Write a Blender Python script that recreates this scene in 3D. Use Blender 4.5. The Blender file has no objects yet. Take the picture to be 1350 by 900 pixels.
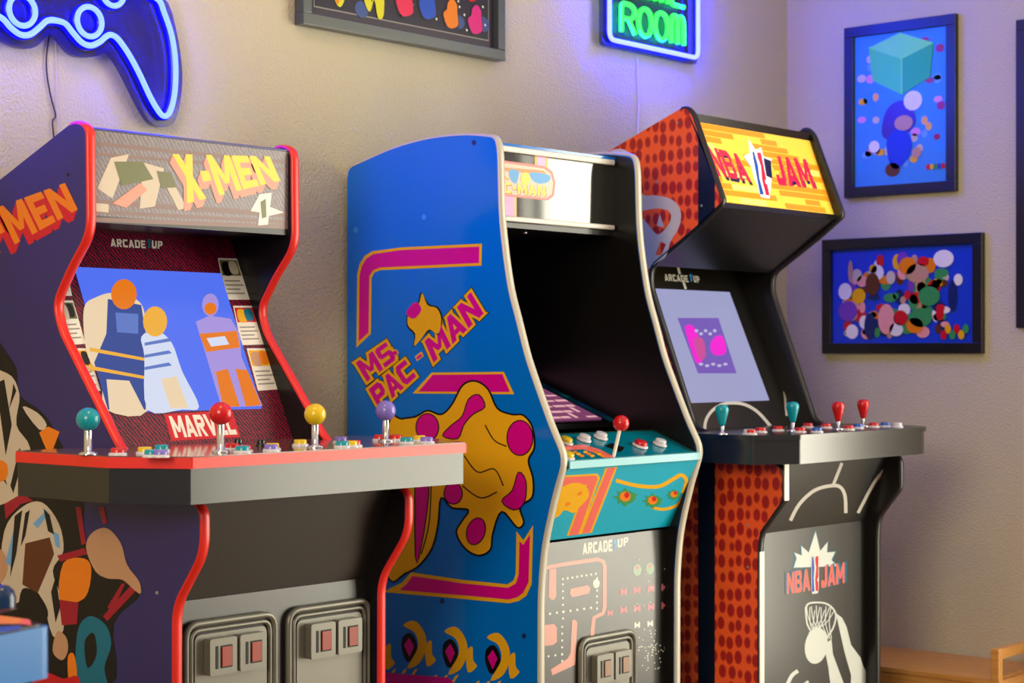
import bpy, math, random
from mathutils import Vector, Matrix
from mathutils.geometry import tessellate_polygon
random.seed(7)
S = bpy.context.scene
COL = S.collection
PI = math.pi

# ------------------------------------------------------------------ camera
F, CX, CY, YAW, CAMH = 2400.0, 675.0, 470.0, math.radians(41), 1.1
CAM = Vector((0, 0, CAMH))
FW = Vector((math.cos(YAW), math.sin(YAW), 0))
RT = Vector((math.sin(YAW), -math.cos(YAW), 0))
UP = Vector((0, 0, 1))
cd = bpy.data.cameras.new('camera')
cam = bpy.data.objects.new('camera', cd)
COL.objects.link(cam)
cam.location = CAM
cam.rotation_euler = (PI / 2, 0, YAW - PI / 2)
cd.sensor_width = 36
cd.lens = 36 * F / 1350
cd.shift_y = (CY - 450) / 1350
cd.clip_start = 0.05
cd.dof.use_dof = True
cd.dof.focus_distance = 3.45
cd.dof.aperture_fstop = 6.3
S.camera = cam

# ------------------------------------------------------------------ look
S.view_settings.view_transform = 'Standard'
S.view_settings.look = 'None'
S.view_settings.gamma = 1
S.view_settings.use_curve_mapping = False
S.view_settings.exposure = 0.0

def lin(c):
    r = []
    for v in c:
        v = v / 255
        r.append(v / 12.92 if v <= 0.04045 else ((v + 0.055) / 1.055) ** 2.4)
    return r

w = bpy.data.worlds.new('world')
S.world = w
w.use_nodes = True
bg = w.node_tree.nodes['Background']
bg.inputs[0].default_value = (*lin((238, 238, 248)), 1)
bg.inputs[1].default_value = 0.28

def area_light(name, loc, rot, sx, sy, power, col):
    d = bpy.data.lights.new(name, 'AREA')
    d.shape = 'RECTANGLE'
    d.size, d.size_y = sx, sy
    d.energy = power
    d.color = col
    o = bpy.data.objects.new(name, d)
    COL.objects.link(o)
    o.location = loc
    o.rotation_euler = rot
    return o

WY, WX, CEIL = 2.96, 4.664, 2.75           # back wall, right wall, ceiling
# daylight through the glazed door in the right wall, nearer the camera
area_light('daylight', (WX + 0.10, -0.11, 1.12), (0, PI / 2, 0), 2.0, 2.08, 118, lin((255, 249, 226)))
area_light('daylight', (WX + 0.10, 1.335, 1.12), (0, PI / 2, 0), 2.0, 0.43, 38, lin((255, 249, 226)))
# added soft fill at the left for the side panels; ceiling lamp over the cabinets
area_light('left_fill_light', (-1.3, 0.5, 2.05), Vector((.88, .36, -.22)).to_track_quat('-Z', 'Y').to_euler(), 1.3, 1.1, 78, lin((255, 236, 205)))
area_light('ceiling_lamp_light', (1.6, 1.9, CEIL - 0.03), (0, 0, 0), 0.3, 0.3, 9, lin((255, 214, 140)))

# ------------------------------------------------------------------ materials
MATS = {}
def mat(name, c, rough=0.5, metal=0.0, spec=0.5, coat=0.0, emit=None, es=0.0, alpha=1.0):
    if name in MATS:
        return MATS[name]
    m = bpy.data.materials.new(name)
    m.use_nodes = True
    b = m.node_tree.nodes['Principled BSDF']
    b.inputs['Base Color'].default_value = (*lin(c), 1)
    b.inputs['Roughness'].default_value = rough
    b.inputs['Metallic'].default_value = metal
    b.inputs['Specular IOR Level'].default_value = spec
    b.inputs['Coat Weight'].default_value = coat
    b.inputs['Coat Roughness'].default_value = 0.06
    b.inputs['Alpha'].default_value = alpha
    if emit:
        b.inputs['Emission Color'].default_value = (*lin(emit), 1)
        b.inputs['Emission Strength'].default_value = es
    MATS[name] = m
    return m

def nodes(m):
    return m.node_tree.nodes, m.node_tree.links, m.node_tree.nodes['Principled BSDF']

def bump(m, scale, strength, dist=0.002, detail=2.0, stretch=None):
    n, l, b = nodes(m)
    tc = n.new('ShaderNodeTexCoord')
    mp = n.new('ShaderNodeMapping')
    if stretch:
        mp.inputs['Scale'].default_value = stretch
    nz = n.new('ShaderNodeTexNoise')
    nz.inputs['Scale'].default_value = scale
    nz.inputs['Detail'].default_value = detail
    bp = n.new('ShaderNodeBump')
    bp.inputs['Strength'].default_value = strength
    bp.inputs['Distance'].default_value = dist
    l.new(tc.outputs['Object'], mp.inputs[0])
    l.new(mp.outputs[0], nz.inputs['Vector'])
    l.new(nz.outputs[0], bp.inputs['Height'])
    l.new(bp.outputs[0], b.inputs['Normal'])
    return m

def ramp2(m, fac_out, stops, target='Base Color'):
    n, l, b = nodes(m)
    cr = n.new('ShaderNodeValToRGB')
    e = cr.color_ramp.elements
    while len(e) < len(stops):
        e.new(0.5)
    for i, (p, c) in enumerate(stops):
        e[i].position = p
        e[i].color = (*lin(c), 1)
    l.new(fac_out, cr.inputs[0])
    l.new(cr.outputs[0], b.inputs[target])
    return cr

# walls: orange-peel plaster
M_wall = bump(mat('wall_paint', (206, 198, 165), 0.75, spec=0.25), 185, 0.85, 0.004, 2)
M_ceil = bump(mat('ceiling_paint', (235, 230, 222), 0.8), 120, 0.3)
M_trim = mat('white_trim_paint', (232, 230, 224), 0.4)

def wood_mat(name, c1, c2, scale, stretch, rough=0.4):
    m = mat(name, c1, rough)
    n, l, b = nodes(m)
    tc = n.new('ShaderNodeTexCoord')
    mp = n.new('ShaderNodeMapping')
    mp.inputs['Scale'].default_value = stretch
    nz = n.new('ShaderNodeTexNoise')
    nz.inputs['Scale'].default_value = scale
    nz.inputs['Detail'].default_value = 5
    l.new(tc.outputs['Object'], mp.inputs[0])
    l.new(mp.outputs[0], nz.inputs['Vector'])
    ramp2(m, nz.outputs[0], [(0.3, c1), (0.7, c2)])
    return m
M_floor = wood_mat('floor_laminate', (112, 84, 60), (140, 108, 80), 6, (1, 12, 1), 0.35)
M_bamboo = wood_mat('bamboo', (205, 140, 66), (222, 164, 88), 5, (30, 1.2, 30), 0.42)
M_bamboo_x = wood_mat('bamboo_rail', (205, 140, 66), (222, 164, 88), 5, (1.2, 30, 30), 0.42)

M_redtrim = mat('red_edge_trim', (228, 38, 24), 0.34, spec=0.6)
M_greytrim = mat('silver_edge_trim', (196, 192, 176), 0.35, metal=0.1)
M_blacktrim = mat('black_edge_trim', (20, 19, 20), 0.35)
M_black = mat('black_laminate', (15, 14, 14), 0.3)
M_blackgloss = mat('black_gloss', (10, 10, 11), 0.12)
M_blackmatte = mat('black_matte', (12, 11, 11), 0.6)
M_panel = bump(mat('black_vinyl_panel', (24, 23, 22), 0.33, spec=0.9), 500, 0.08, 0.0006)
M_deckbody = bump(mat('dark_brushed_vinyl', (30, 29, 28), 0.24, spec=.75), 30, 0.06, 0.001, 3, (1, 1, 8))
M_purple = mat('dark_purple_laminate', (44, 36, 104), 0.3, spec=0.5)
M_blue = mat('blue_laminate', (0, 114, 208), 0.1, spec=0.5)
M_chrome = mat('chrome', (215, 215, 215), 0.15, metal=1)
M_coin = mat('coin_door_metal', (116, 114, 104), 0.38, metal=0.35, spec=0.7)
M_coindark = mat('coin_door_shadow_gap', (30, 29, 27), 0.5)
M_coinred = mat('coin_reject_red', (150, 52, 34), 0.4)
M_white = mat('white_plastic', (226, 222, 212), 0.35)

PAL = dict(black=(14, 12, 14), white=(236, 232, 222), cream=(206, 192, 172), tan=(196, 150, 116), brown=(96, 50, 26),
           orange=(236, 130, 20), red=(206, 22, 38), crimson=(160, 18, 46), teal=(8, 110, 140), yellow=(238, 178, 20),
           magenta=(214, 0, 140), green=(60, 150, 80), blue=(30, 80, 190), lightblue=(110, 170, 225), pink=(238, 160, 150),
           purple=(120, 60, 170), grey=(150, 146, 140), navy=(26, 40, 96), salmon=(238, 110, 100), aqua=(0, 150, 170),
           marq=(150, 140, 150), marq2=(132, 106, 104), lemon=(252, 214, 40), peach=(240, 150, 130), olive=(104, 108, 60), deepsea=(8, 72, 100), azure=(64, 146, 214),
           dkgreen=(34, 70, 60), rose=(226, 40, 84), gold=(250, 196, 50), amber=(240, 140, 24), skyblue=(50, 150, 220))
def ink(k):
    return mat('print_' + k, PAL[k], 0.28, spec=0.4)
def glow(k, c, s):
    return mat('lit_' + k, (6, 6, 6), 0.2, spec=.22, emit=c, es=s)

# ------------------------------------------------------------------ mesh builder
class MB:
    def __init__(s):
        s.v, s.f, s.m, s.sm, s.mats = [], [], [], [], []
    def mi(s, m):
        if m not in s.mats:
            s.mats.append(m)
        return s.mats.index(m)
    def add(s, vs, fs, m, smooth=False):
        o = len(s.v)
        s.v += [tuple(p) for p in vs]
        i = s.mi(m)
        for f in fs:
            s.f.append([o + k for k in f]); s.m.append(i); s.sm.append(smooth)
    def box(s, x0, x1, y0, y1, z0, z1, m):
        vs = [(x, y, z) for z in (z0, z1) for y in (y0, y1) for x in (x0, x1)]
        s.add(vs, [(0, 2, 3, 1), (4, 5, 7, 6), (0, 1, 5, 4), (2, 6, 7, 3), (0, 4, 6, 2), (1, 3, 7, 5)], m)
    def prism(s, pts, a, b, m, axis='x', side_m=None):
        n = len(pts)
        def mk(p, t):
            return {'x': (t, p[0], p[1]), 'y': (p[0], t, p[1]), 'z': (p[0], p[1], t)}[axis]
        vs = [mk(p, a) for p in pts] + [mk(p, b) for p in pts]
        area = sum(pts[i][0] * pts[(i + 1) % n][1] - pts[(i + 1) % n][0] * pts[i][1] for i in range(n))
        flip = (area < 0) != (axis == 'y')
        lo = list(range(n)); hi = list(range(n, 2 * n))
        caps = [lo[::-1], hi] if not flip else [lo, hi[::-1]]
        sd = [(i, (i + 1) % n, n + (i + 1) % n, n + i) for i in range(n)]
        if flip:
            sd = [q[::-1] for q in sd]
        s.add(vs, caps, m)
        o = len(s.v)
        s.add(vs, sd, side_m or m)
    def tube(s, path, r, m, seg=8, closed=False, cap=True):
        P = [Vector(p) for p in path]
        n = len(P)
        rr = r if isinstance(r, (list, tuple)) else [r] * n
        vs, fs = [], []
        prev = None
        for i in range(n):
            if closed:
                t = P[(i + 1) % n] - P[i - 1]
            else:
                t = P[min(i + 1, n - 1)] - P[max(i - 1, 0)]
            t.normalize()
            if prev is None:
                a = Vector((0, 0, 1)) if abs(t.z) < 0.9 else Vector((1, 0, 0))
                u = t.cross(a).normalized()
            else:
                u = (prev - t * prev.dot(t)).normalized()
            prev = u
            v = t.cross(u)
            for k in range(seg):
                an = 2 * PI * k / seg
                vs.append(P[i] + (u * math.cos(an) + v * math.sin(an)) * rr[i])
        for i in range(n if closed else n - 1):
            j = (i + 1) % n
            for k in range(seg):
                k2 = (k + 1) % seg
                fs.append((i * seg + k, i * seg + k2, j * seg + k2, j * seg + k))
        s.add(vs, fs, m, True)
        if cap and not closed:
            s.add([vs[k] for k in range(seg)], [tuple(range(seg))[::-1]], m)
            s.add([vs[(n - 1) * seg + k] for k in range(seg)], [tuple(range(seg))], m)
    def lathe(s, prof, base, m, axis=Vector((0, 0, 1)), seg=24):
        axis = Vector(axis).normalized()
        a = Vector((1, 0, 0)) if abs(axis.x) < 0.9 else Vector((0, 1, 0))
        u = axis.cross(a).normalized(); v = axis.cross(u)
        base = Vector(base)
        vs, fs = [], []
        for (r, h) in prof:
            for k in range(seg):
                an = 2 * PI * k / seg
                vs.append(base + axis * h + (u * math.cos(an) + v * math.sin(an)) * max(r, 1e-5))
        for i in range(len(prof) - 1):
            for k in range(seg):
                k2 = (k + 1) % seg
                fs.append((i * seg + k, i * seg + k2, (i + 1) * seg + k2, (i + 1) * seg + k))
        s.add(vs, fs, m, True)
    def poly(s, pts, m, nrm):
        P = [Vector(p) for p in pts]
        tris = tessellate_polygon([P])
        out = []
        for t in tris:
            a, b, c = (P[k] for k in t)
            out.append(t if (b - a).cross(c - a).dot(nrm) > 0 else (t[0], t[2], t[1]))
        s.add(P, out, m)
    def build(s, name, parent=None, bevel=0, label=None, autosmooth=False):
        me = bpy.data.meshes.new(name)
        me.from_pydata(s.v, [], s.f)
        for m in s.mats:
            me.materials.append(m)
        me.polygons.foreach_set('material_index', s.m)
        me.polygons.foreach_set('use_smooth', s.sm)
        me.update()
        o = bpy.data.objects.new(name, me)
        COL.objects.link(o)
        if parent:
            o.parent = parent
        if bevel:
            b = o.modifiers.new('bevel', 'BEVEL')
            b.width = bevel; b.segments = 2; b.limit_method = 'ANGLE'; b.angle_limit = math.radians(40)
        if label:
            o['label'] = label
        return o

def thing(name, label, cat, loc=(0, 0, 0), group=None):
    o = bpy.data.objects.new(name, None)
    o.empty_display_size = 0.1
    COL.objects.link(o)
    o.location = loc
    tag(o, label, cat, group)
    return o
def tag(o, label, cat, group=None):
    o['label'] = label; o['category'] = cat
    if group:
        o['group'] = group
    return o
def structure(o):
    o['kind'] = 'structure'
    return o

def fillet(pts, rads, seg=6, closed=True):
    out = []
    n = len(pts)
    for i, p in enumerate(pts):
        r = rads[i] if isinstance(rads, (list, tuple)) else rads
        if r <= 0 or (not closed and i in (0, n - 1)):
            out.append(tuple(p)); continue
        a = Vector(pts[i - 1]); b = Vector(p); c = Vector(pts[(i + 1) % n])
        d1 = (a - b); d2 = (c - b)
        k = min(r, d1.length * 0.48, d2.length * 0.48)
        p1 = b + d1.normalized() * k; p2 = b + d2.normalized() * k
        for j in range(seg + 1):
            t = j / seg
            out.append(tuple(p1 * (1 - t) ** 2 + b * 2 * t * (1 - t) + p2 * t * t))
    return out

def smooth_pts(pts, k=5, closed=True):
    n = len(pts); out = []
    rng = range(n) if closed else range(n - 1)
    for i in rng:
        g = (lambda j: pts[j % n]) if closed else (lambda j: pts[max(0, min(n - 1, j))])
        p0, p1, p2, p3 = (Vector(g(i + d)) for d in (-1, 0, 1, 2))
        for q in range(k):
            t = q / k
            out.append(tuple(0.5 * ((2 * p1) + (p2 - p0) * t + (2 * p0 - 5 * p1 + 4 * p2 - p3) * t * t + (3 * p1 - p0 - 3 * p2 + p3) * t ** 3)))
    if not closed:
        out.append(tuple(pts[-1]))
    return out

def ell(cx, cy, rx, ry, n=18, rot=0):
    c, s_ = math.cos(rot), math.sin(rot)
    return [(cx + rx * math.cos(2 * PI * k / n) * c - ry * math.sin(2 * PI * k / n) * s_,
             cy + rx * math.cos(2 * PI * k / n) * s_ + ry * math.sin(2 * PI * k / n) * c) for k in range(n)]

def ribbon(pts, wdt, closed=False):
    P = [Vector(p) for p in pts]; n = len(P); A, B = [], []
    for i in range(n):
        t = (P[(i + 1) % n] - P[i - 1]) if closed else (P[min(i + 1, n - 1)] - P[max(0, i - 1)])
        t.normalize(); q = Vector((-t.y, t.x)) * wdt / 2
        A.append(tuple(P[i] + q)); B.append(tuple(P[i] - q))
    return A, B

# block letters, each a list of convex polygons in a unit box
T = 0.27
def _v(x0, x1): return [(x0, 0), (x1, 0), (x1, 1), (x0, 1)]
def _r(x0, y0, x1, y1): return [(x0, y0), (x1, y0), (x1, y1), (x0, y1)]
GLY = {
 'X': (1.0, [[(0, 0), (.34, 0), (1, 1), (.66, 1)], [(.66, 0), (1, 0), (.34, 1), (0, 1)]]),
 '-': (.5, [_r(.05, .38, .9, .62)]),
 'M': (1.15, [_v(0, .24), _v(.76, 1), [(.24, 1), (.0, 1), (.40, .25), (.60, .25)], [(.76, 1), (1, 1), (.60, .25), (.40, .25)]]),
 'E': (.8, [_v(0, .34), _r(.34, 0, 1, .22), _r(.34, .39, .86, .61), _r(.34, .78, 1, 1)]),
 'N': (1.0, [_v(0, .28), _v(.72, 1), [(0, 1), (.3, 1), (1, 0), (.7, 0)]]),
 'A': (1.0, [[(0, 0), (.29, 0), (.63, 1), (.37, 1)], [(.71, 0), (1, 0), (.63, 1), (.37, 1)], _r(.24, .18, .76, .38)]),
 'R': (.9, [_v(0, .30), _r(.3, .78, .8, 1), _r(.3, .42, .8, .62), [(.68, .46), (.8, .42), (1, .56), (1, .84), (.8, 1), (.68, .95)], [(.34, .44), (.66, .44), (1, 0), (.68, 0)]]),
 'V': (1.0, [[(0, 1), (.3, 1), (.62, 0), (.38, 0)], [(.7, 1), (1, 1), (.62, 0), (.38, 0)]]),
 'L': (.75, [_v(0, .36), _r(.36, 0, 1, .23)]),
 'S': (.85, [_r(.1, .78, .95, 1), _r(0, .5, .32, .92), _r(.1, .4, .9, .6), _r(.68, .08, 1, .5), _r(.05, 0, .9, .22)]),
 'P': (.9, [_v(0, .32), _r(.3, .76, .8, 1), _r(.3, .36, .8, .58), [(.68, .40), (.8, .36), (1, .52), (1, .82), (.8, 1), (.68, .95)]]),
 'C': (.9, [_r(.2, .76, 1, 1), _r(.2, 0, 1, .24), [(0, .2), (.2, 0), (.34, 0), (.34, 1), (.2, 1), (0, .8)]]),
 'B': (.95, [_v(0, .3), _r(.3, .8, .8, 1), _r(.3, .41, .85, .59), _r(.3, 0, .8, .2), [(.7, .55), (.86, .52), (.97, .65), (.97, .85), (.8, 1), (.7, .95)], [(.7, .05), (.8, 0), (1, .15), (1, .4), (.88, .52), (.7, .48)]]),
 'J': (.8, [_r(.62, .2, 1, 1), [(.1, 0), (.8, 0), (1, .22), (.9, .3), (.2, .24)], [(0, .1), (.1, 0), (.34, .1), (.34, .36), (0, .36)]]),
 'D': (.95, [_v(0, .32), _r(.3, .78, .75, 1), _r(.3, 0, .75, .22), [(.68, .04), (.75, 0), (1, .22), (1, .78), (.75, 1), (.68, .96)]]),
 'U': (.95, [_r(0, .2, .32, 1), _r(.68, .2, 1, 1), [(0, .22), (.2, 0), (.8, 0), (1, .22), (.7, .26), (.3, .26)]]),
 'G': (.95, [_r(.2, .76, 1, 1), _r(.2, 0, 1, .24), [(0, .2), (.2, 0), (.34, 0), (.34, 1), (.2, 1), (0, .8)], _r(.68, .1, 1, .5)]),
 'O': (.95, [_r(.25, .77, .75, 1), _r(.25, 0, .75, .23), [(0, .22), (.25, 0), (.32, 0), (.32, 1), (.25, 1), (0, .78)], [(.68, 0), (.75, 0), (1, .22), (1, .78), (.75, 1), (.68, 1)]]),
 '1': (.55, [_r(.35, 0, .85, 1), [(.0, .66), (.36, .66), (.36, 1)]]),
 '.': (.4, [_r(.1, 0, .85, .26)]),
 ' ': (.4, []),
}
def word(txt, gap=.14):
    tot = sum(GLY[c][0] for c in txt) + gap * (len(txt) - 1)
    out, x = [], 0
    for c in txt:
        wd, polys = GLY[c]
        for p in polys:
            out.append([((x + q[0] * wd) / tot, q[1]) for q in p])
        x += wd + gap
    return out

class Art:
    """flat print on a plane of a part: traced points are dropped on to that plane"""
    def __init__(s, mb, root, p0, nrm, clip=None):
        s.mb, s.o = mb, Vector(root.location)
        s.p0 = Vector(p0); s.n = Vector(nrm).normalized(); s.layer = 1; s.clip = clip; s.cnt = 0
    def at(s, q, lay=None):
        r = FW + RT * ((q[0] - CX) / F) + UP * ((CY - q[1]) / F)
        c = CAM - s.o
        t = (s.p0 - c).dot(s.n) / r.dot(s.n)
        return c + r * t + s.n * (0.00022 * (s.layer if lay is None else lay) + 0.000009 * (s.cnt % 22))
    def poly(s, pts, m, smooth=0, lay=None):
        s.cnt += 1
        if smooth:
            pts = smooth_pts(pts, smooth)
        P = [s.at(p, lay) for p in pts]
        if s.clip:
            P = s.clip(P)
            if len(P) < 3: return
        s.mb.poly(P, m, s.n)
    def stroke(s, pts, wdt, m, smooth=0, closed=False, lay=None):
        s.cnt += 1
        if smooth:
            pts = smooth_pts(pts, smooth, closed)
        A, B = ribbon(pts, wdt, closed)
        n = len(A)
        P = [s.at(p, lay) for p in A + B]
        fs = [(i, (i + 1) % n, n + (i + 1) % n, n + i) for i in range(n if closed else n - 1)]
        a, b, c = P[fs[0][0]], P[fs[0][1]], P[fs[0][2]]
        if (b - a).cross(c - a).dot(s.n) < 0:
            fs = [f[::-1] for f in fs]
        s.mb.add(P, fs, m)
    def text(s, txt, q, m, gap=.14, off=(0, 0), lay=None):
        # q = TL, TR, BR, BL
        TL, TR, BR, BL = (Vector(p) for p in q)
        o = Vector(off)
        for p in word(txt, gap):
            s.poly([tuple((BL * (1 - u) + BR * u) * (1 - v) + (TL * (1 - u) + TR * u) * v + o) for u, v in p], m, lay=lay)

def clip_poly(P, f):
    out = []
    n = len(P)
    for i in range(n):
        a, b = P[i], P[(i + 1) % n]
        fa, fb = f(a), f(b)
        if fa >= 0: out.append(a)
        if (fa >= 0) != (fb >= 0):
            out.append(a + (b - a) * (fa / (fa - fb)))
    return out
def zclip(zmin=0.02, ymax=0.52):
    def g(P):
        P = clip_poly(P, lambda p: p.z - zmin)
        return clip_poly(P, lambda p: ymax - p.y) if len(P) > 2 else P
    return g

def ray_plane(q, p0, n):
    r = FW + RT * ((q[0] - CX) / F) + UP * ((CY - q[1]) / F)
    n = Vector(n)
    return CAM + r * ((Vector(p0) - CAM).dot(n) / r.dot(n))

# ================================================================== SETTING
X0, Y0F = -2.2, -2.6                       # extent of the room behind and left of the camera
b = MB(); b.box(X0, WX + 0.12, WY, WY + 0.12, 0, CEIL, M_wall); structure(b.build('wall_back'))
DY0, DY1, DZ1 = -1.15, 1.55, 2.12
b = MB()
b.box(WX, WX + 0.12, DY1, WY, 0, CEIL, M_wall)
b.box(WX, WX + 0.12, Y0F, DY0, 0, CEIL, M_wall)
b.box(WX, WX + 0.12, DY0, DY1, DZ1, CEIL, M_wall)
structure(b.build('wall_right'))
b = MB(); b.box(X0, WX + 0.12, Y0F, WY + 0.12, -0.1, 0, M_floor); structure(b.build('floor'))
b = MB(); b.box(X0, WX + 0.12, Y0F, WY + 0.12, CEIL, CEIL + 0.1, M_ceil); structure(b.build('ceiling'))
b = MB(); b.box(X0, WX, WY - 0.014, WY, 0, 0.09, M_trim); structure(b.build('baseboard_back', bevel=0.003))
b = MB(); b.box(WX - 0.014, WX, DY1 + 0.08, WY - 0.014, 0, 0.09, M_trim); structure(b.build('baseboard_right', bevel=0.003))
b = MB()
for y0, y1, z0, z1 in ((DY0 - .07, DY0, 0, DZ1 + .07), (DY1, DY1 + .07, 0, DZ1 + .07), (DY0, DY1, DZ1, DZ1 + .07), (-0.15, -0.07, 0, DZ1), (0.93, 1.12, 0, DZ1)):
    b.box(WX - 0.015, WX + 0.05, y0, y1, z0, z1, M_trim)
structure(b.build('door_1', bevel=0.003))

def hatch(m, c1, c2, sc, thr):
    n, l, bs = nodes(m)
    tc = n.new('ShaderNodeTexCoord'); mp = n.new('ShaderNodeMapping')
    mp.inputs['Rotation'].default_value = (0, math.radians(35), 0)
    wv = n.new('ShaderNodeTexWave'); wv.inputs['Scale'].default_value = sc; wv.inputs['Distortion'].default_value = 4
    wv.inputs['Detail'].default_value = 2; wv.inputs['Detail Scale'].default_value = 3
    l.new(tc.outputs['Object'], mp.inputs[0]); l.new(mp.outputs[0], wv.inputs[0])
    ramp2(m, wv.outputs['Fac'], [(thr, c1), (thr + .12, c2)])

# ================================================================== CABINET PARTS
def side_panel(root, x0, x1, prof, m, edge_m, trim_from, trim_to, artf=None, name='side_panel', label=None):
    mb = MB()
    mb.prism(prof, x0, x1, m, 'x')
    if artf:
        artf(mb)
    o = mb.build(name, root, label=label)
    # rounded edge moulding along the front of the panel
    pts = prof[trim_from:trim_to + 1]
    tb = MB(); n = len(pts)
    cs = [(0.0, -0.002), (0.0, .001), (.18, .0035), (.5, .0045), (.82, .0035), (1.0, .001), (1.0, -0.002)]
    vs = []
    for i, p in enumerate(pts):
        a = Vector(pts[max(0, i - 1)]); c = Vector(pts[min(n - 1, i + 1)])
        t = (c - a).normalized(); nn = Vector((t.y, -t.x))
        for u, h in cs:
            q = Vector(p) + nn * h
            vs.append((x0 - .0006 + (x1 - x0 + .0012) * u, q.x, q.y))
    k = len(cs); fs = []
    for i in range(n - 1):
        for j in range(k - 1):
            fs.append((i * k + j, i * k + j + 1, (i + 1) * k + j + 1, (i + 1) * k + j))
    tb.add(vs, fs, edge_m, True)
    tb.build('edge_trim', o)
    return o

def ball_joystick(root, base, axis, m, r, h, label, shaft=None):
    j = MB()
    ax = Vector(axis).normalized()
    base = Vector(base)
    if shaft:
        j.lathe([(.0038, -.004), (.0038, h - r * .8)], base, shaft, ax, 16)
    else:
        j.lathe([(0.015, 0), (0.015, .003), (.0065, .005), (.0062, h - r * .8)], base, M_chrome, ax, 16)
    s_ = j.build('joystick', root, label=label)
    k = MB()
    k.lathe([(r * math.sin(PI * i / 14), r - r * math.cos(PI * i / 14)) for i in range(15)], base + ax * (h - r), m, ax, 28)
    k.build('ball_top', s_)
    return s_

def bat_joystick(root, base, m, h, label):
    j = MB()
    j.lathe([(0.014, 0), (0.014, .003), (.005, .005), (.0045, h * .42)], base, M_chrome, (0, 0, 1), 16)
    s_ = j.build('joystick', root, label=label)
    k = MB()
    k.lathe([(0, h * .30), (.006, h * .30), (.0075, h * .36), (.011, h * .55), (.0145, h * .74), (.0155, h * .84), (.014, h * .92), (.009, h * .98), (0, h)], base, m, (0, 0, 1), 24)
    k.build('bat_top', s_)
    return s_

def push_button(root, base, axis, m, rim_m, r=.013, h=.0105):
    k = MB()
    k.lathe([(r * 1.2, 0), (r * 1.2, .0025), (r * 1.05, .0045), (r * .95, .0045)], base, rim_m, axis, 20)
    k.lathe([(r * .92, .003), (r * .92, h), (r * .8, h + .0015), (0, h + .0008)], base, m, axis, 20)
    return k.build('button', root)

def rrect(x0, x1, z0, z1, r, seg=5):
    return fillet([(x0, z0), (x1, z0), (x1, z1), (x0, z1)], r, seg)

def coin_door(root, x0, x1, z0, z1, y, name='coin_door', lock=True, slots=((.205, .15), (.525, .15)), scale=1.0, red=True):
    mb = MB()
    # dark base, two raised rounded rings and the metal plate inside them
    mb.prism(rrect(x0, x1, z0, z1, .030), y, y - .005, M_coindark, 'y')
    for ins, rr in ((.005, .0062), (.0165, .0044)):
        pts = rrect(x0 + ins, x1 - ins, z0 + ins, z1 - ins, .030 - ins * .7, 7)
        mb.tube([(px, y - .0075, pz) for px, pz in pts], rr, M_coin, 8, True)
    mb.prism(rrect(x0 + .024, x1 - .024, z0 + .024, z1 - .024, .014), y, y - .0085, M_coin, 'y')
    d = mb.build(name, root, bevel=.0018)
    w_, h_ = x1 - x0, z1 - z0
    for i, (fx, fz) in enumerate(slots):
        c = MB()
        sx = x0 + w_ * fx; sz = z1 - fz * w_
        sw, sh = w_ * .285, w_ * .30
        c.prism(rrect(sx, sx + sw, sz - sh, sz, .005, 3), y - .010, y - .026, M_coin, 'y')
        c.box(sx + sw * .2, sx + sw * .3, y - .0268, y - .026, sz - sh * .82, sz - sh * .2, M_blackmatte)
        c.box(sx + sw * .38, sx + sw * .82, y - .0268, y - .026, sz - sh * .82, sz - sh * .2, M_blackmatte)
        c.box(sx + sw * .42, sx + sw * .78, y - .0285, y - .0268, sz - sh * .78, sz - sh * .24, M_coinred if red else M_cointan)
        c.build('coin_slot', d, bevel=.0012)
    if lock:
        k = MB()
        k.lathe([(.014, 0), (.014, .003), (.009, .005), (.009, .010), (.007, .012), (0, .012)], (x1 - .026, y - .010, z1 - w_ * .86), M_chrome, (0, -1, 0), 24)
        k.build('lock', d)
    return d
M_cointan = mat('coin_reject_tan', (150, 116, 92), 0.4)

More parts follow.
